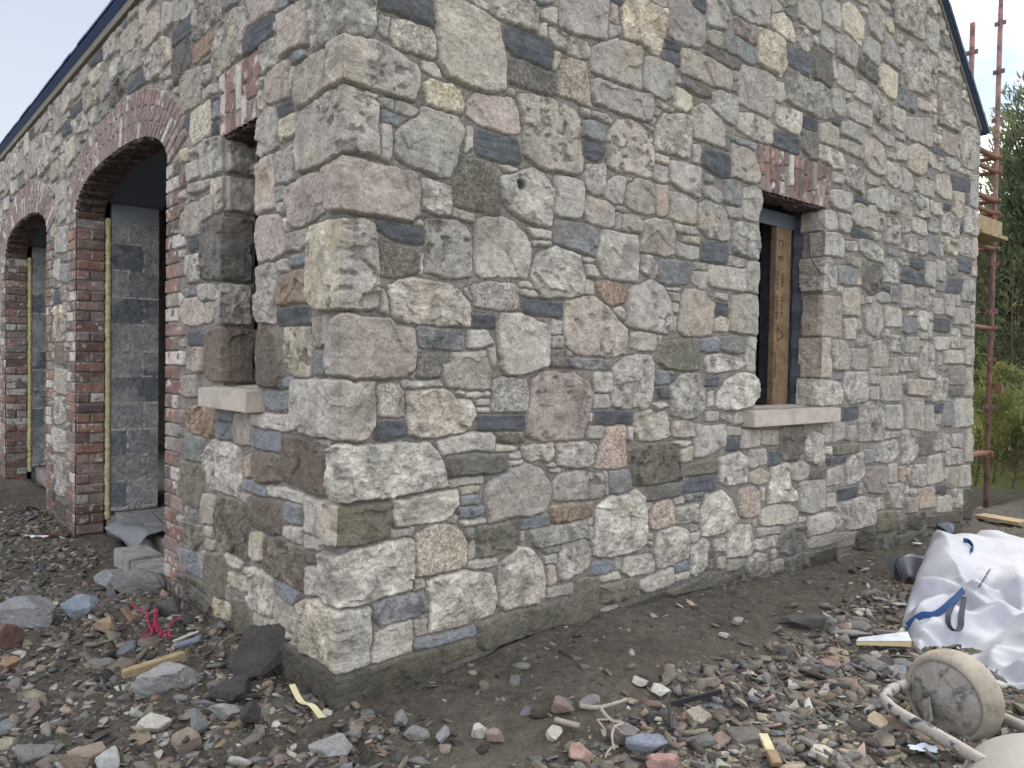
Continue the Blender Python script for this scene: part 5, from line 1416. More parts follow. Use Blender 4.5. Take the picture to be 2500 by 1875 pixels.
PALR = dict(shale=(126,114,97), grey=(118,116,114), red=(142,115,100), tan=(160,138,108), pale=(172,166,154), slate=(104,110,118), dark=(76,71,68), purple=(120,109,104), olive=(118,112,94), orange=(164,126,84))
wts = dict(shale=.28, grey=.22, red=.08, tan=.08, pale=.09, slate=.02, dark=.15, purple=.04, olive=.04)
kinds = list(wts); pw = np.array([wts[k] for k in kinds]); pw /= pw.sum()
def scatter(name, n, smin, smax, expo, level, seed, label_, box, dens):
    g = np.random.default_rng(seed); lib = [flake(seed+i) for i in range(32)]
    Vs, Fs, Cs = [], [], []; off = 0; x0, x1, y0, y1 = box; cnt = 0
    while cnt < n:
        m_ = 4000; x = g.uniform(x0, x1, m_); y = y0+(y1-y0)*g.random(m_)**1.35
        a, b, u, l, dr, dl = walld(x, y); ok = ~((a < .03) & (b < .03)) & (sdist(x, y, BAGP) < .0) & (g.random(m_) < dens(x, y, a, u))
        x, y = x[ok][:n-cnt], y[ok][:n-cnt]; s = smin*(1-g.random(len(x))*(1-(smin/smax)**expo))**(-1/expo); z = gh(x, y); kk = g.choice(len(kinds), len(x), p=pw)
        for i in range(len(x)):
            P, F = lib[g.integers(32)]; R3 = rotm(g.uniform(0, 6.28), g.normal()*.38, g.normal()*.38)
            sc = s[i]*np.array([1, g.uniform(.45, .95), g.uniform(.12, .45)])
            Q = (P*sc)@R3.T+[x[i], y[i], z[i]+s[i]*.04]; Vs.append(Q); Fs.append(F+off); off += len(Q)
            c = mute(lin(PALR[kinds[kk[i]]]), .62, .92)*g.uniform(.7, 1.2)*(1+g.normal(size=3)*.03); Cs.append(np.tile(c, (len(Q), 1)))
        cnt += len(x)
    o = mesh_np(name, np.concatenate(Vs), np.concatenate(Fs), M_CHIP, None, np.concatenate(Cs), np.full(off, .15), smooth=False)
    return tag(o, label_, 'rubble', kind='stuff')
dn = lambda x, y, a, u: np.where((u > .1) & (a < .55), np.where(a < .1, .5, .12), rubb(x, y))
dn2 = lambda x, y, a, u: np.where((u > .1) & (a < .55), .05, rubb(x, y)*np.where(u > .1, 1, .7))
scatter('gravel', 20000, .005, .026, 1.4, 1, 100, 'crumbs of broken shale and mortar all over the dark soil', (-5, 4.6, 2.2, 8.5), dn)
scatter('rubble', 15000, .014, .070, 1.0, 2, 200, 'spread of small broken stones over the building site soil', (-4.8, 3.4, 2.35, 7.6), dn2)
def stone(name, px, py, L, W, Hh, yaw, col, label_, cat='stone', group=None, seed=1, flat=True, tilt=(0, 0), lift=.25, n=4, h=None, noise=.03, k=15, mt=None):
    """a single stone set on the ground where the picture shows it"""
    hh = .06
    for _ in range(4): p = Gp(px, py, hh); hh = float(gh0(p[0], p[1]))+Hh*lift
    P, F = rock(seed, n, flat, k, noise); P = P/np.abs(P).max(0); Q = (P*[L/2, W/2, Hh/2*1.3])@rotm(0, *tilt).T
    me = bpy.data.meshes.new(name); me.from_pydata(Q.tolist(), [], F.tolist()); me.update()
    o = link(name, me, mt or M_ROCK, None, False); o.location = (p[0], p[1], hh if h is None else h); o.rotation_euler[2] = yaw
    o.color = (*mute(lin(PALR.get(col, col) if isinstance(col, str) else col), .55, 1.), 1)
    return tag(o, label_, cat, group)
T = R_
# named pieces: px py are pixels of the photograph
NP = [
('concrete_lump', 45,1500,.42,.30,.20,.2,(128,130,134),'big grey granite block with a flat top at the left edge of the picture',3,False,(0,0),.35),
('brick_piece', 18,1560,.16,.14,.14,.4,(120,82,74),'broken dark red brick in front of the granite block',4,False,(0,0),.4),
('blue_stone', 190,1487,.24,.18,.13,.3,(120,132,152),'rounded blue grey stone with pale veins right of the granite block',5,False,(0,0),.35),
('concrete_lump', 310,1428,.52,.20,.17,-.1,(122,120,118),'long grey concrete lump lying before the brick jamb',7,False,(0,0),.35),
('concrete_lump', 270,1412,.24,.20,.12,.3,(138,142,148),'pale wedge of concrete leaning on the long concrete lump',8,False,(0,.1),.6),
('concrete_slab', 393,1660,.46,.19,.13,.62,(150,150,150),'pale rough slab of concrete beside the yellow timber batten',31,True,(.15,0),.5),
('mortar_slab', 655,1592,.40,.33,.08,.1,(74,70,69),'dark flat slab of mortar leaning on the corner of the house',33,True,(1.0,.1),1.6),
('mortar_slab', 560,1690,.30,.19,.10,.1,(72,68,67),'dark mortar slab lying flat in front of the leaning one',35,True,(.2,0),.4),
('pale_stone', 552,1735,.16,.11,.08,.2,(150,148,144),'pale stone with a white crust in front of the flat mortar slab',12,False,(0,0),.5),
('mortar_slab', 618,1745,.13,.12,.12,.1,(70,68,68),'dark rounded lump of mortar right of the crusted pale stone',13,False,(0,0),.5),
('slate_lump', 482,1765,.11,.10,.12,.5,(118,122,124),'angular green grey stone standing in the heap at lower left',14,False,(0,0),.5),
('cream_stone', 376,1768,.16,.12,.07,.5,(178,170,156),'smooth cream coloured stone below the pale concrete slab',15,True,(.5,.1),.7),
('brown_stone', 462,1802,.15,.13,.09,.1,(140,120,98),'round brown sandstone piece right of the cream stone',16,True,(.4,0),.6),
('brown_stone', 205,1845,.20,.12,.09,.2,(148,122,96),'flat brown sandstone lying at the bottom edge left of the white wedge stone',17,True,(.3,0),.6),
('white_wedge', 268,1850,.13,.09,.09,.8,(170,170,168),'white pointed stone wedge at the bottom edge',18,False,(.2,0),.6),
('grey_stone', 78,1840,.18,.11,.08,.1,(124,124,122),'grey blocky stone in the bottom left corner',19,False,(0,0),.5),
('tan_stone', 18,1620,.13,.10,.05,.5,(168,124,72),'orange brown slab of stone at the left edge',20,True,(.6,.2),.8),
('concrete_lump', 808,1822,.24,.11,.10,-.12,(146,146,144),'pale rough lump of concrete at the bottom below the corner',21,False,(0,0),.45),
('mortar_lump', 978,1752,.09,.12,.10,.3,(128,126,122),'upright pointed lump of mortar in front of the soil bank',22,False,(.2,0),.7),
('mortar_lump', 1015,1790,.17,.12,.09,.1,(126,124,120),'crumbly pale mortar lump right of the pointed one',23,False,(0,0),.5),
('grey_block', 1078,1795,.10,.15,.08,-.45,(136,138,138),'clean grey block of stone with square edges below the bank',24,False,(0,0),.5),
('cream_stone', 1172,1782,.11,.09,.06,.2,(184,180,164),'cream coloured flat stone beside a reddish one at the bottom middle',25,True,(.5,0),.7),
('pink_stone', 1208,1795,.12,.09,.06,.1,(150,118,104),'pinkish stone right of the cream coloured flat stone',26,True,(.3,0),.6),
('red_stone', 1366,1722,.20,.13,.10,-.2,(136,108,94),'big reddish brown stone left of the bare roots',27,False,(0,0),.45),
('grey_slab', 1440,1705,.17,.11,.04,.1,(124,122,122),'smooth grey slab standing against the bare roots',28,True,(.9,0),1.2),
('purple_stone', 1516,1790,.24,.15,.10,-.1,(122,108,104),'wide purple brown stone under the bare roots',29,True,(.2,0),.6),
('blue_slate', 1578,1818,.28,.12,.09,.1,(116,126,146),'dark blue slate with white veins at the bottom edge',30,True,(.2,0),.5),
('terracotta_piece', 1620,1865,.22,.10,.08,.1,(160,112,98),'terracotta coloured stone under the veined blue slate',41,True,(.2,0),.5),
('tan_stone', 1707,1748,.18,.13,.06,-.2,(160,144,118),'flat tan sandstone piece in the middle of the rubble',32,True,(.7,0),.8),
('white_stone', 1608,1682,.16,.10,.03,-.1,(186,182,166),'white flat flake of plaster above the black plastic strip',43,True,(.4,0),1.0),
('white_stone', 1560,1660,.13,.09,.03,-.6,(178,172,154),'pale flake left of the white plaster flake',34,True,(.3,0),1.0),
('pale_stone', 1797,1516,.13,.11,.07,.2,(170,160,146),'pale angular stone lying alone on the bare soil',47,False,(0,0),.6),
('pale_stone', 1768,1550,.10,.06,.03,-.3,(172,166,152),'small pale kite shaped chip below the lone angular stone',36,True,(.2,0),1.0),
('shale_slab', 1818,1795,.30,.18,.06,-.1,(104,98,92),'largest dark brown shale slab in the right hand rubble',57,True,(.35,0),.6),
('yellow_stone', 2140,1763,.20,.13,.07,-.05,(176,152,108),'bright yellow sandstone in front of the wheelbarrow frame',38,True,(.6,0),.7),
('slate_lump', 2188,1640,.17,.12,.05,.1,(118,128,138),'blue grey slate between the foam board and the wheel',39,True,(.3,0),.8),
('broken_tile', 2076,1547,.36,.11,.06,-.1,(130,126,124),'pale grey length of broken kerb right of the soil bank',40,False,(0,0),.6),
('broken_tile', 2165,1545,.34,.10,.06,-.3,(112,108,104),'dull grey length of broken kerb beside the white bag',44,False,(0,0),.6),
('mortar_slab', 1960,1515,.42,.22,.10,-.2,(84,80,78),'broad dark slab half buried in the middle of the soil',42,True,(.15,0),.4),
('red_stone', 2030,1625,.22,.12,.06,.2,(140,104,92),'reddish stones lying over each other before the kerb pieces',45,True,(.3,0),.7),
('grey_stone', 1915,1587,.12,.15,.10,.3,(92,88,86),'dark blocky stone below the half buried slab',46,False,(0,0),.5),
('blue_block', 2312,1288,.24,.10,.09,.15,(112,124,140),'blue grey block at the foot of the far quoin',48,False,(0,0),.6),
('shale_slab', 2210,1365,.12,.08,.03,.2,(190,184,170),'small white chip on the soil left of the white bag',49,True,(.3,0),1.2),
('terracotta_piece', 1415,1838,.15,.12,.06,0,(164,122,100),'terracotta coloured flat chip near the bottom edge, left of the roots',50,True,(.5,0),.7),
('cream_stone', 1350,1790,.12,.10,.05,.2,(178,172,148),'cream coloured chip above the terracotta chip',51,True,(.6,0),.8),
('grey_block', 270,1440,.1,.1,.1,0,(116,114,112),'squat grey stone under the long concrete lump',52,False,(0,0),.4),
('shale_slab', 250,1620,.17,.10,.03,.1,(116,110,104),'grey brown shale slab behind the yellow timber batten',53,True,(.2,0),.8),
('mortar_lump', 420,1478,.2,.16,.14,.1,(84,80,78),'dark clod of mortar at the foot of the brick jamb',54,False,(0,0),.4),
('orange_stone', 262,1525,.15,.08,.06,.0,(160,126,86),'orange brown stone beside the short upright batten',55,True,(.3,0),.8),
('grey_slab', 1640,1760,.10,.14,.05,.1,(96,92,90),'small grey slab leaning on the black plastic strip',56,True,(.5,0),.6),
]
for i, q in enumerate(NP):
    nm, px, py, L, W, Hh, yaw, c, lb, sd_, fl, ti, lf = q
    kz = .60 if px > 900 and py > 1440 and px not in (2076, 2165, 1960) else (.62 if px in (2076, 2165, 1960) else (.76 if py > 1580 else .9)); L, W, Hh = L*kz, W*kz, Hh*kz
    stone(nm, px, py, L, W, Hh, yaw, c, lb, nm.split('_')[-1] if nm.split('_')[-1] in ('stone', 'slab', 'block', 'lump', 'piece') else 'stone', None, sd_, fl, ti, lf, 5 if L > .25 else 4, None, .05 if 'mortar' in nm or 'concrete' in nm else .025)
# loose stones one can count, copied from a few shapes
proto = []
for i in range(16):
    P, F = flake(400+i); me = bpy.data.meshes.new('loose_stone'); me.from_pydata((P*[1, .78, .5 if i % 4 else .9]).tolist(), [], F.tolist()); me.materials.append(M_ROCK); proto.append(me)
g = np.random.default_rng(77); cnt = 0; placed = []
NM = dict(shale='brown shale', grey='grey', red='reddish', tan='tan', pale='pale', slate='blue slate', dark='dark', purple='purple brown', olive='olive')
while cnt < 240:
    right = cnt < 185
    x, y = (g.uniform(.0, 2.5), 2.45+2.0*g.random()**1.5) if right else (g.uniform(-3.4, -.2), g.uniform(2.4, 5.2))
    a, b, u, l, dr, dl = walld(np.array(x), np.array(y))
    if sdist(np.array([x]), np.array([y]), BAGP)[0] > -.06: continue
    if (a < .12 and b < .12) or (right and u > .1 and a < .62) or g.random() > rubb(np.array(x), np.array(y)): continue
    s = g.uniform(.040, .075)*(1.0 if right else .75); z = float(gh(np.array([x]), np.array([y]))[0]); kd = kinds[g.choice(len(kinds), p=pw)]
    o = bpy.data.objects.new('loose_stone', proto[g.integers(16)]); COL.objects.link(o); o.location = (x, y, z+s*.12)
    o.rotation_euler = (g.normal()*.28, g.normal()*.28, g.uniform(0, 6.28)); o.scale = (s*g.uniform(1., 1.7), s*g.uniform(.75, 1.2), s*g.uniform(.4, .9))
    o.color = (*(mute(lin(PALR[kd]), .65, .95)*g.uniform(.8, 1.15)), 1)
    side = 'in the rubble before the gable wall' if right else 'on the soil before the arches'
    tag(o, 'small %s stone chip lying loose %s' % (NM[kd], side), 'stone', '%s stone chips %s' % (NM[kd], side)); cnt += 1
# ---------------------------------------------------------------- site litter
from mathutils.bvhtree import BVHTree
def on_ground(px, py, up=0.):
    h = .05
    for _ in range(4): p = Gp(px, py, h); h = float(gh0(p[0], p[1]))+up
    return Gp(px, py, h)
def batten(name, a, b, wd, th, mt, label_, up=(.03, .03), cat='timber'):
    p, q = on_ground(*a, up[0]), on_ground(*b, up[1]); t = q-p; sd_ = np.cross(t, ZU); sd_ /= np.linalg.norm(sd_); n = np.cross(sd_, t); n /= np.linalg.norm(n)
    mb = MB(); mb.box(p-sd_*wd/2, t, sd_*wd, n*th, .002); o = mb.build(name, mt); return tag(o, label_, cat)
batten('timber_batten', (300, 1655), (450, 1606), .045, .03, M_TIM2, 'yellowish timber batten lying beside the pale concrete slab', (.05, .05), 'batten')
batten('timber_batten', (298, 1485), (322, 1518), .035, .02, M_TIM, 'short orange timber offcut sticking up near the pink string', (.10, .03), 'batten')
batten('timber_batten', (1880, 1838), (1895, 1872), .04, .02, M_TIM, 'short orange timber offcut at the bottom edge of the rubble', (.05, .03), 'batten')
batten('slate_sliver', (430, 1580), (492, 1560), .05, .012, mat('sliver', (112,122,136)), 'thin blue grey slate sliver on the dark soil', (.05, .08), 'slate')
batten('white_stick', (422, 1568), (486, 1543), .012, .008, mat('white_stick', (190,188,182)), 'thin white stick on the soil above the slate sliver', (.05, .07), 'stick')
batten('pale_stick', (1862, 1795), (1886, 1850), .035, .012, mat('pale_stick', (190,182,150), ns=30), 'cream coloured pointed splinter beside the largest shale slab', (.07, .04), 'splinter')
# bent cream card strip at the corner
M_CARD = mat('card', (206,196,158), ns=15, namp=.06, bump=.2)
mb = MB(); pts = smooth_path([on_ground(713, 1671, .05), on_ground(735, 1712, .035), on_ground(762, 1722, .05), on_ground(786, 1752, .02)], 5)
mb.ribbon(pts, .030, .003, [np.array([.8, -.25, .25])]*len(pts)); tag(mb.build('card_strip', M_CARD), 'bent cream strip of card lying at the foot of the corner', 'strip')
# pink string
M_STR = mat('string', (176,40,84), namp=.1, bump=0)
st = empty('pink_string', tuple(on_ground(385, 1530)), 'tangle of bright pink builder\'s string on the dark soil', 'string'); g = random.Random(5)
for ps in ([(322,1478),(340,1488),(358,1496)], [(358,1496),(362,1520),(372,1545),(355,1555)], [(368,1550),(385,1490),(378,1486),(380,1530),(392,1552)], [(345,1552),(380,1525),(400,1555),(410,1545)], [(388,1556),(410,1536),(425,1516),(444,1504)], [(392,1548),(412,1540),(416,1556)], [(360,1520),(376,1515),(386,1524),(372,1535)]):
    mb = MB(); mb.tube(smooth_path([on_ground(x, y, .02+g.random()*.03) for x, y in ps], 5), .0033, 6); mb.build('strand', M_STR, st)
# black plastic strip and cable
M_BLK = mat('black_plastic', (38,40,46), rough=.5, spec=.5, namp=.1, bump=.1)
bs = empty('plastic_strip', tuple(on_ground(1636, 1718)), 'thin black plastic edging bent at a corner in the rubble', 'strip')
for a, b in (((1632, 1720), (1760, 1688)), ((1632, 1716), (1642, 1784))):
    mb = MB(); mb.ribbon([on_ground(*a, .055), on_ground(*b, .05)], .02, .012, ZU); mb.build('strip', M_BLK, bs)
# bare roots
M_ROOT = mat('root', (150,142,130), ns=40, namp=.25, bump=.5)
rt = empty('bare_root', tuple(on_ground(1470, 1726)), 'bare pale roots twisting over the reddish stones', 'root')
for k, (ps, r0, r1) in enumerate((([(1416,1722),(1440,1727),(1470,1726),(1505,1716),(1530,1708)], .011, .006), ([(1465,1727),(1478,1745),(1495,1760),(1520,1766),(1500,1775),(1494,1800),(1500,1830)], .008, .004), ([(1458,1757),(1468,1770),(1478,1782)], .004, .003), ([(1457,1757),(1484,1757)], .004, .004), ([(1498,1770),(1512,1782),(1524,1792)], .004, .002), ([(1500,1820),(1484,1835),(1478,1850)], .004, .003))):
    P = smooth_path([on_ground(x, y, .085) for x, y in ps], 4); mb = MB(); mb.tube(P, list(np.linspace(r0, r1, len(P))), 8); mb.build('root_branch', M_ROOT, rt, True)
mb = MB(); mb.tube(smooth_path([on_ground(x, y, .03) for x, y in ((1355,1757),(1380,1764),(1415,1772))], 4), .012, 8); tag(mb.build('root_stub', M_ROOT, None, True), 'short grey root stub left of the twisting roots', 'root')
# membrane and kerb blocks on the threshold of the near arch
th0 = empty('kerb_block', tuple(V3(3.2, .1, -.1, 'L')), 'short row of concrete blocks across the near arch threshold', 'kerb')
for k, (u0, wd, dz) in enumerate(((2.42, .42, 0), (2.86, .40, .01))):
    mb = MB(); mb.box(V3(u0, -.02, .02, 'L'), dL*wd, -nL*.22, ZU*(.17+dz), .008); mb.build('block', M_CONC, th0)
xs = np.linspace(0, 1, 40); ys = np.linspace(0, 1, 24); XX, YY = np.meshgrid(xs, ys)
zz = .215+.03*np.sin(XX*5+YY*2)+.02*(fbm(XX*4, YY*4, 7, 3)-.5); curl = np.clip((.25-YY)/.25, 0, 1)*np.clip(1.2-XX*.7, 0, 1); zz = zz-.12*curl**1.5
Q = P0+(3.25+.85*XX)[..., None]*dL-(.12+.36*YY+.10*(1-XX)*0)[..., None]*nL+zz[..., None]*ZU
mo = grid('membrane_sheet', Q, None, mat('grey_membrane', (112,114,118), rough=.6, ns=14, namp=.2), None); mo.modifiers.new('t', 'SOLIDIFY').thickness = .004
tag(mo, 'grey damp-proof sheet curling over the threshold of the near arch', 'membrane')
pb_ = empty('footing_block', tuple(V3(4.52, 0, 0, 'L')), 'concrete footing block under the far jamb of the near arch', 'block')
mb = MB(); mb.box(V3(4.5, -.1, .015, 'L'), dL*.3, -nL*.24, ZU*.085, .006); mb.build('footing', M_CONC, pb_); mb = MB(); mb.box(V3(4.5, -.1, -.235, 'L'), dL*.1, -nL*.12, ZU*.26, .006); mb.build('packer', M_CONC, pb_)
# foil and card litter
for i, (px, py, L, W, c, lb) in enumerate(((85,1315,.22,.06,(205,204,202),'torn white paper scrap near the left pier'), (118,1308,.20,.08,(92,40,48),'dark red rag beside the torn white paper'), (2250,1835,.12,.06,(188,200,214),'crumpled blue and white wrapper near the barrow frame'), (2195,1480,.12,.05,(140,148,160),'grey plastic scrap left of the white bag'), (2240,1330,.08,.05,(205,200,190),'small white card scrap above the black membrane'))):
    x, y = np.meshgrid(np.linspace(-1, 1, 14), np.linspace(-1, 1, 10)); z = .12*(fbm(x*2+i, y*2, 8, 3)-.4)+.05*ridge(x*3, y*3+i, 9, 2); p = on_ground(px, py, .01); s_ = .6+.4*vn(np.arctan2(y, x)*3, x*0, i)
    Q = p+np.stack([x*L/2*s_, y*W/2*s_, z*L+.01], -1); o = grid('litter_scrap', Q, None, mat('scrap%d' % i, c, ns=20, rough=.6)); o.modifiers.new('t', 'SOLIDIFY').thickness = .001; tag(o, lb, 'litter')
# ---------------------------------------------------------------- white bulk bag
poly = BAGP
lo, hi = poly.min(0)-.02, poly.max(0)+.02; bx = np.arange(lo[0], hi[0], .011); by = np.arange(lo[1], hi[1], .016); BX, BY = np.meshgrid(bx, by)
dd = sdist(BX, BY, poly); wz = 0; ws_ = 0
for p in OUTP: q_ = 1/((BX-p[0])**2+(BY-p[1])**2+.004)**1.3; wz = wz+q_*p[2]; ws_ = ws_+q_
e = np.clip(dd/.20, 0, 1); BZ = wz/ws_+.07*(1-(1-e)**2)
fa = BX*.8+BY*.6; fb_ = -BX*.6+BY*.8; wx = .35*fbm(BX*1.4, BY*1.4, 201, 2)
def fan(px, py, h, n, sd_, amp, reach):
    c = Gp(px, py, h); x_ = BX-c[0]; y_ = BY-c[1]; r = np.hypot(x_, y_); ph = np.arctan2(y_, x_)*n+1.2*(vn(BX*2.2, BY*2.2, sd_)-.5)
    tri = np.abs((ph/3.1416+hsh(np.floor(ph/6.2832), ph*0, sd_)*0) % 2-1); return amp*(tri**1.3-.45)*np.clip(r/.22, 0, 1)*np.exp(-(r/reach)**2)
BZ += (.08*(fbm(fa*1.5+wx, fb_*1.5, 202, 2)-.5)+fan(2352, 1444, .25, 5, 210, .11, .50)+fan(2270, 1312, .33, 7, 211, .05, .75)+fan(2500, 1520, .15, 6, 212, .10, .6)+.03*(ridge(fa*4+wx*9, fb_*4, 215, 1)-.5)+fan(2216, 1560, .1, 8, 213, .06, .4)+fan(2400, 1640, .1, 7, 214, .07, .5)+.012*(ridge(fa*9+wx*6, fb_*5, 204, 2)-.5))*np.clip(dd/.06, 0, 1)
edge = np.clip(dd/.035, 0, 1); gz_ = gh0(BX, BY); BZ = gz_+(BZ-gz_)*np.sqrt(1-(1-edge)**2)
msk = (dd > -.004)[:-1, :-1] & (dd > -.004)[1:, 1:] & (dd > -.004)[1:, :-1] & (dd > -.004)[:-1, 1:]
M_BAG = mat('woven_bag', (164,166,175), rough=.6, ns=3, namp=.05, bump=.25, bscale=400, bdist=.001, col2=(122,116,108), c2s=2.2, c2pos=(.60, .74))
bag = empty('bulk_bag', tuple(OUTP.mean(0)*[1, 1, 0]), 'big collapsed white woven bulk bag with blue piping and a dark loop', 'bag')
bo = grid('bag_body', np.stack([BX, BY, BZ], -1), msk, M_BAG, bag)
zi = lambda x, y: float(BZ[np.clip(np.searchsorted(by, y), 0, len(by)-1), np.clip(np.searchsorted(bx, x), 0, len(bx)-1)])
def on_bag(px, py, up=.006):
    r = ray(px, py); best = None
    for t in np.linspace(2.5, 9, 1300):
        p = CC+r*t
        if lo[0] < p[0] < hi[0] and lo[1] < p[1] < hi[1] and sdist(np.array([p[0]]), np.array([p[1]]), poly)[0] > -.01 and p[2] < zi(p[0], p[1]): return p+np.array([0, 0, up])
        if p[2] < .03: return p
    return p
M_BLUE = mat('blue_piping', (36,68,112), ns=200, namp=.3, bump=.4); M_LOOP = mat('loop_webbing', (58,66,78), ns=150, namp=.3, bump=.4)
mb = MB(); P = smooth_path([on_bag(x, y, .008) for x, y in ((2214,1532),(2250,1506),(2284,1503),(2321,1474),(2352,1444))], 5); mb.ribbon(P, .034, .004, [np.array([-.2, .5, .85])]*len(P)); mb.build('piping', M_BLUE, bag)
mb = MB(); P = smooth_path([on_bag(x, y, .008) for x, y in ((2211,1536),(2214,1560),(2222,1582),(2238,1601),(2276,1594),(2310,1588),(2345,1580))], 5); mb.tube(P, .007, 6); mb.build('piping', M_BLUE, bag)
p0 = on_bag(2350, 1446, .01); v = [(2350,1446),(2332,1470),(2316,1500),(2316,1528),(2330,1545),(2344,1536),(2347,1505),(2354,1462)]
P = smooth_path([(lambda q_: q_-(q_-CC)/np.linalg.norm(q_-CC)*(.015+.03*math.sin(k/7*math.pi)))(on_bag(x, y, .01)) for k, (x, y) in enumerate(v)], 5); mb = MB(); mb.ribbon(P, .030, .004, [np.array([.55, -.75, .1])+.3*np.array([math.sin(k*.3), 0, .3]) for k in range(len(P))]); mb.build('lifting_loop', M_LOOP, bag)
mb = MB(); P = smooth_path([on_bag(x, y, .02) for x, y in ((2352,1326),(2366,1330),(2376,1345),(2368,1352))], 4); mb.ribbon(P, .03, .004, [np.array([.2, .3, .9])]*len(P)); mb.build('lifting_loop', M_BLUE, bag)
mb = MB()
for k in range(11):
    a = on_bag(2388+k*2.6, 1434-k*4.2, .003); mb.tube([a, a+np.array([.012, .0, .004])], .003, 5)
mb.build('stitching', M_BLK, bag)
# black membrane offcut beyond the bag
M_DPM = mat('black_membrane', (56,60,72), rough=.45, spec=.5, ns=6, namp=.1, bump=.1)
dm = empty('membrane_offcut', tuple(on_ground(2200, 1400)), 'folded black membrane offcut half under the white bag', 'membrane')
A = [on_ground(2148,1349,.14), on_ground(2186,1372,.10), on_ground(2200,1412,.03), on_ground(2184,1409,.01)]
mb = MB(); vv = [mb.bm.verts.new(tuple(q)) for q in A]; mb.bm.faces.new(vv); o = mb.build('flap', M_DPM, dm); o.modifiers.new('t', 'SOLIDIFY').thickness = .004
x, y = np.meshgrid(np.linspace(0, 1, 16), np.linspace(0, 1, 10)); q0, q1, q2, q3 = on_ground(2186,1366,.13), on_ground(2262,1352,.17), on_ground(2250,1420,.04), on_ground(2202,1415,.03)
Q = ((1-x)*(1-y))[..., None]*q0+(x*(1-y))[..., None]*q1+(x*y)[..., None]*q2+((1-x)*y)[..., None]*q3; Q[..., 2] += .02*np.sin(x*4.5); o = grid('sheet', Q, None, M_DPM, dm); o.modifiers.new('t', 'SOLIDIFY').thickness = .004
# insulation board under the bag
ib = empty('insulation_board', tuple(on_ground(2150, 1575)), 'foil faced yellow foam board sticking out from under the bag', 'board')
a, b = on_ground(2090, 1576, .035), on_ground(2225, 1580, .035); t = b-a; s2 = np.array([.04, .12, .008]); tip = np.array([.02, .0, .012])
mb = MB(); mb.hexa([tuple(q) for q in (a, b, b+s2, a+s2*.35+t*.06, a+[0, 0, .02], b+[0, 0, .028], b+s2+[0, 0, .028], a+s2*.35+t*.06+[0, 0, .02])], .003); mb.build('foam_core', mat('pir_foam', (196,180,140), ns=60, namp=.15, bump=.6, bscale=200), ib)
mb = MB(); mb.hexa([tuple(np.array(q)+[0, 0, .0005]) for q in (a+[0, 0, .02], b+[0, 0, .028], b+s2+[0, 0, .028], a+s2*.35+t*.06+[0, 0, .02], a+[0, 0, .023], b+[0, 0, .031], b+s2+[0, 0, .031], a+s2*.35+t*.06+[0, 0, .023])]); mb.build('foil_face', mat('foil', (168,174,184), rough=.4, spec=.6, ns=20), ib)
# ---------------------------------------------------------------- upturned wheelbarrow
M_CEM = mat('cement_crust', (146,142,137), rough=.85, ns=22, namp=.2, bump=.8, bscale=60, bdist=.006, col2=(86,84,84), c2s=15, c2pos=(.53, .66))
M_TYRE = mat('cement_tyre', (150,143,131), rough=.8, ns=16, namp=.12, bump=.5, bscale=45, bdist=.004, col2=(118,110,98), c2s=11, c2pos=(.52, .68))
M_FRM = mat('splashed_tube', (150,146,140), rough=.6, ns=30, namp=.15, bump=.6, bscale=60, bdist=.005, col2=(46,52,66), c2s=16, c2pos=(.54, .60))
wb = empty('wheelbarrow', tuple(on_ground(2330, 1800)), 'cement covered wheelbarrow lying upside down in front of the white bag', 'wheelbarrow')
wc = At(2322, 1702, 3.15); ax = np.array([-.86, -.50, -.05]); ax /= np.linalg.norm(ax); e1 = np.cross(ax, ZU); e1 /= np.linalg.norm(e1); e2 = np.cross(e1, ax)
def lathe(name, prof, mt, seg=72, noise=.0):
    V = []; n = len(prof)
    for k in range(seg):
        a = 2*math.pi*k/seg; d = math.cos(a)*e1+math.sin(a)*e2
        for r, h in prof: V.append(wc+d*r*.93+ax*.93*(h+noise*(vn(np.array([a*9.]), np.array([r*60]), 3)[0]-.5)))
    F = [(k*n+i, k*n+i+1, ((k+1) % seg)*n+i+1, ((k+1) % seg)*n+i) for k in range(seg) for i in range(n-1)]
    me = bpy.data.meshes.new(name); me.from_pydata([tuple(v) for v in V], [], F); me.update(); o = link(name, me, mt, wb, True); return o
WRD = .196
lathe('tyre', [(.160, .050), (.168, .058), (.177, .056), (.186, .042), (WRD-.002, .02), (WRD+.002, -.012), (WRD, -.045), (.184, -.078), (.165, -.105), (.13, -.125), (.07, -.135), (.001, -.138)], M_TYRE)
lathe('wheel_disc', [(.001, .092), (.03, .091), (.065, .086), (.078, .078), (.095, .076), (.12, .069), (.145, .059), (.160, .050), (.165, .040)], M_CEM, noise=.006)
def tubeobj(name, pts, r, mt, par): mb = MB(); mb.tube(smooth_path(pts, 6), r, 14); return mb.build(name, mt, par, True)
wsc = 1.06
FR = [At(2262,1655,3.36), At(2232,1667,3.30), At(2195,1677,3.21), At(2168,1690,3.12), At(2161,1706,3.06), At(2172,1724,3.0), At(2200,1744,2.93), At(2260,1778,2.83), At(2330,1818,2.73), At(2400,1860,2.62), At(2480,1905,2.5), At(2600,1960,2.35)]
tubeobj('frame_tube', FR, .0225, M_FRM, wb)
tubeobj('frame_tube', [At(2430,1742,3.22), At(2470,1762,3.1), At(2520,1785,2.98), At(2640,1850,2.7)], .0225, M_FRM, wb)
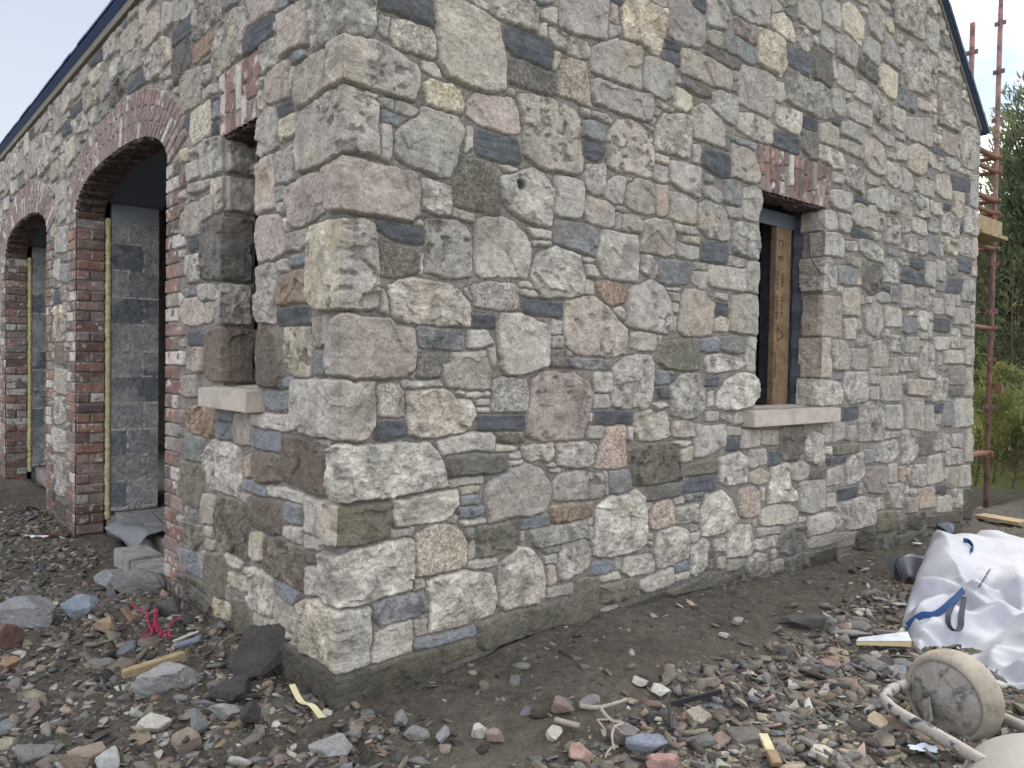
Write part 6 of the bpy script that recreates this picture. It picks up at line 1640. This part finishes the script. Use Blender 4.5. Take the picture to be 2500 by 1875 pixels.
# bracket and bolt at the axle
c0 = wc+ax*.079; dwn = At(2274, 1758, 3.0)-At(2268, 1706, 3.1); dwn /= np.linalg.norm(dwn); sx = np.cross(dwn, ax); sx /= np.linalg.norm(sx)
ctr = wc+ax*.09+(At(2270, 1712, 3.2)-At(2322, 1702, 3.2))*.9; ctr = ctr-ax*((ctr-wc)@ax-.096)
mb = MB(); mb.box(ctr-sx*.028-dwn*.03, sx*.056, dwn*.15, ax*.010, .003); mb.build('bracket', M_CEM, wb)
mb = MB(); mb.tube([ctr+ax*.004, ctr+ax*.02], .012, 6); mb.tube([ctr+ax*.004, ctr+ax*.009], .017, 12); mb.build('bolt', M_CEM, wb)
mb = MB(); mb.tube([wc-ax*.13, wc+ax*.09], .011, 12); mb.build('axle', M_CEM, wb)
# tray, bottom up
tcn = np.array([1.98, 2.40, -.02]); U2, V2 = np.meshgrid(np.linspace(0, 2*math.pi, 97), np.linspace(0, math.pi/2, 26)); pe = .62
def sp(x, p): return np.sign(x)*np.abs(x)**p
lx, ly, lz = .52, .34, .30
Q = np.stack([lx*sp(np.cos(U2), pe)*sp(np.cos(V2), .55), ly*sp(np.sin(U2), pe)*sp(np.cos(V2), .55), lz*sp(np.sin(V2), .7)], -1)
a_ = R_(-34); Rz = np.array([[math.cos(a_), -math.sin(a_), 0], [math.sin(a_), math.cos(a_), 0], [0, 0, 1]]); Q = Q@Rz.T; Q[..., 2] += .0; Q = Q+tcn
grid('tray', Q, None, mat('tray_paint', (152,148,142), rough=.5, ns=12, namp=.06, bump=.25, bscale=30, col2=(150,120,104), c2s=4, c2pos=(.64, .7)), wb)
rim = [Q[0, k] for k in range(0, 97, 4)]; mb = MB(); mb.tube(rim, .012, 8); mb.build('tray_rim', M_FRM, wb, True)
# ---------------------------------------------------------------- scaffold
M_RUST = mat('rusty_tube', (146,112,106), rough=.8, ns=14, namp=.2, bump=.4, col2=(104,84,84), c2s=9); M_RUST2 = mat('rusty_transom', (122,88,74), rough=.85, ns=14, namp=.2, bump=.4)
ce = P0+dR*REND; sc = empty('scaffold', (*(ce+1.16*dR-.25*nR)[:2], 0), 'rusty red steel scaffold standing against the far side of the house', 'scaffold')
def SP(off, back, z): return ce+off*dR-back*nR+z*ZU
def std(off, back, zt, nm='standard'):
    p = SP(off, back, 0); z0 = float(gh0(p[0], p[1])); mb = MB(); mb.tube([SP(off, back, z0), SP(off, back, zt)], .0245, 14); o = mb.build(nm, M_RUST, sc, True)
    for z in np.arange(.62, zt, .5):
        m2 = MB()
        for dd_ in (dR, nR): m2.box(SP(off, back, z)-dd_*.055-np.cross(dd_, ZU)*.006, dd_*.11, np.cross(dd_, ZU)*.012, ZU*.045)
        q = m2.build('pressing', M_RUST, o); q.matrix_parent_inverse = Matrix.Identity(4)
    mb = MB(); mb.box(SP(off, back, z0)-.075*dR-.075*nR, .15*dR, .15*nR, ZU*.012); mb.build('base_plate', M_RUST, sc)
std(1.16, .25, 5.6); std(.42, .25, 4.93); std(1.16, 2.65, 5.4); std(.42, 2.65, 5.2)
def beam(a, b, r=.024, m_=M_RUST2, nm='ledger'): mb = MB(); mb.tube([a, b], r, 10); mb.build(nm, m_, sc, True)
for z in (3.75, 3.60, 3.30, 3.17, 2.80, 1.97, .66):
    r_ = .03 if z in (3.75, 3.30, .66) else .022; beam(SP(1.2, .25, z), SP(.2, .25, z), r_, nm='transom'); beam(SP(1.16, .2, z), SP(1.16, 2.75, z), .022); beam(SP(1.2, 2.65, z), SP(.2, 2.65, z), r_, nm='transom')
for k in range(3): mb = MB(); mb.box(SP(.25+k*.235, .05, 2.84), dR*.225, -nR*2.8, ZU*.038, .003); mb.build('platform_plank', M_TIM2, sc)
mb = MB(); mb.box(SP(.93, .2, 2.88), dR*.03, -nR*2.5, ZU*.10, .003); mb.build('toe_board', M_TIM2, sc)
mb = MB(); mb.box(SP(.25, .1, 2.88), dR*.68, -nR*.035, ZU*.15, .003); mb.build('toe_board', M_TIM2, sc)
for z in (2.46, 1.30): pass
mb = MB(); mb.box(SP(1.13, .2, 1.28), dR*.09, nR*.07, ZU*.12, .012); mb.build('coupler', M_RUST2, sc)
# ---------------------------------------------------------------- trees
def leafmat(name, c, c2, tr=.35):
    m = bpy.data.materials.new(name); m.use_nodes = True; t = m.node_tree; k = t.links.new; b = t.nodes['Principled BSDF']
    g_ = N(t, 'ShaderNodeNewGeometry'); n_ = N(t, 'ShaderNodeTexNoise'); n_.inputs['Scale'].default_value = 1.6; n_.inputs['Detail'].default_value = 5
    x = N(t, 'ShaderNodeMixRGB'); x.inputs[1].default_value = (*lin(c), 1); x.inputs[2].default_value = (*lin(c2), 1); r = N(t, 'ShaderNodeMapRange'); r.inputs[1].default_value = .4; r.inputs[2].default_value = .62
    k(g_.outputs['Position'], n_.inputs[0]); k(n_.outputs[0], r.inputs[0]); k(r.outputs[0], x.inputs[0]); k(x.outputs[0], b.inputs['Base Color']); b.inputs['Roughness'].default_value = .55
    tn = N(t, 'ShaderNodeBsdfTranslucent'); k(x.outputs[0], tn.inputs[0]); ms = N(t, 'ShaderNodeMixShader'); ms.inputs[0].default_value = tr; o = t.nodes['Material Output']
    k(b.outputs[0], ms.inputs[1]); k(tn.outputs[0], ms.inputs[2]); k(ms.outputs[0], o.inputs[0]); return m
M_LEAF = leafmat('cypress_foliage', (92,104,78), (146,152,116), .5); M_LEAF2 = leafmat('shrub_foliage', (92,98,60), (164,166,104), .55); M_BARK = mat('bark', (96,84,74), ns=20, namp=.3, bump=.8, bscale=30, bdist=.02)
def leaves(P, Dn, size, g, asp=.13):
    """one small leaf spray at each point, lying along its twig"""
    n = len(P); r = g.normal(size=(n, 3)); s_ = np.cross(Dn, r); s_ /= np.linalg.norm(s_, axis=1)[:, None]+1e-9; L = size*1.9*g.uniform(.6, 1.4, n)[:, None]
    a = P-Dn*L*.5; b = P+s_*L*asp; c = P+Dn*L*.6; d = P-s_*L*asp; V = np.stack([a, b, c, d], 1).reshape(-1, 3); return V, np.arange(n*4).reshape(n, 4)
def tree(loc, H_, Rr, seed, label_, nb=120, lm=None, up=.45, lean=(0, 0), size=.09, group='trees beyond the house', per=110, base=.12, nm='cypress_tree', cat='tree', trunk=.16, droop=0.):
    g = np.random.default_rng(seed); o = empty(nm, loc, label_, cat, group); loc = np.array(loc)
    mb = MB(); tp = [loc+[lean[0]*t*H_*.3+.05*math.sin(t*5), lean[1]*t*H_*.3, t*H_*.97] for t in np.linspace(0, 1, 9)]; mb.tube(tp, list(trunk*(1-.93*np.linspace(0, 1, 9))), 8)
    Ps, Ds = [], []
    for k in range(nb):
        t = base+(1-base)*g.random()**.85; a = g.uniform(0, 2*math.pi); ln = Rr*(1-t**1.6)**.7*g.uniform(.55, 1.12)+.15
        st_ = loc+[lean[0]*t*H_*.3, lean[1]*t*H_*.3, t*H_*.95]; d = np.array([math.cos(a), math.sin(a), up+g.normal()*.15]); d[:2] += lean; d /= np.linalg.norm(d)
        pts = [st_+d*ln*q+ZU*(-droop*q*q*ln) for q in (0, .35, .7, 1)]; mb.tube(pts, [trunk*.16, trunk*.11, trunk*.06, trunk*.02], 4)
        m_ = int(per*(.5+ln/Rr)); q = g.random(m_)**.6; cen = st_+np.outer(q*ln, d)-np.outer(droop*q*q*ln, ZU)
        sp_ = g.normal(size=(m_, 3))*(.05+.16*ln*(1.05-q))[:, None]; sp_[:, 2] *= .5; tw = d+.38*g.normal(size=(m_, 3)); tw /= np.linalg.norm(tw, axis=1)[:, None]
        Ps.append(cen+sp_); Ds.append(tw)
    mb.build('trunk', M_BARK, o); V, F = leaves(np.concatenate(Ps), np.concatenate(Ds), size, g); mesh_np('crown', V, F, lm or M_LEAF, o, smooth=False); return o
def far_at(px, Y): p = At(px, 950, Y); return (float(p[0]), float(p[1]), 0.)
tree(far_at(2400, 13.0), 6.9, 2.0, 1, 'tall dark cypress rising behind the scaffold with sprays blown to the right', 170, up=.9, lean=(.5, .1), size=.07, per=95, base=.22)
tree(far_at(2490, 12.2), 6.0, 1.7, 2, 'bushy dark cypress right of the scaffold at the picture edge', 150, up=.7, lean=(.4, 0), size=.055, per=120, base=.17)
tree(far_at(2620, 13.0), 5.0, 2.4, 3, 'dense cypress just outside the right edge', 120, up=.5, size=.09, per=110, base=.1)
tree(far_at(2410, 16.5), 4.9, 2.3, 4, 'paler cypress in the second row behind the scaffold', 120, up=.4, size=.10, per=100, base=.26)
tree(far_at(2540, 18), 5.4, 2.8, 5, 'broad cypress in the second row at the right', 100, up=.4, size=.11, per=90, base=.2)
tree(far_at(2250, 19), 6.0, 2.8, 6, 'cypress hidden mostly behind the gable', 100, up=.3, size=.14, per=110, base=.1)
tree(far_at(2800, 15), 7.0, 2.9, 7, 'tall cypress far outside the right edge', 120, up=.35, size=.14, per=120, base=.06)
for i, (px, Y, h_, lb) in enumerate(((2388,10.4,1.25,'low yellow green shrub left of the scaffold foot'),(2432,10.8,1.6,'thin twiggy shrub right of the scaffold foot'),(2480,10.2,1.3,'leafy bright shrub at the right picture edge'),(2530,11,1.6,'bright shrub just outside the right edge'))):
    tree(far_at(px, Y), h_, .55, 20+i, lb, 46, M_LEAF2, .9, size=.045, group='shrubs at the site edge', per=26, base=.05, nm='shrub', cat='shrub', trunk=.018)
for i, (px, Y, h_) in enumerate(((2452, 11.5, 3.2), (2478, 11.9, 3.4), (2420, 12.2, 3))):
    tree(far_at(px, Y), h_, .8, 30+i, ('bare grey sapling between the shrubs', 'bare leaning sapling at the right edge', 'bare sapling close behind the scaffold')[i], 30, M_LEAF2, .8, size=.05, group='bare saplings', per=5, base=.2, nm='sapling', cat='sapling', trunk=.035, lean=(.15-.1*i, 0))
# timber edge boards lying behind the scaffold foot
batten('timber_board', (2390, 1262), (2500, 1281), .20, .03, M_TIM2, 'pale boards lying on the ground behind the scaffold foot', (.03, .03), 'board')
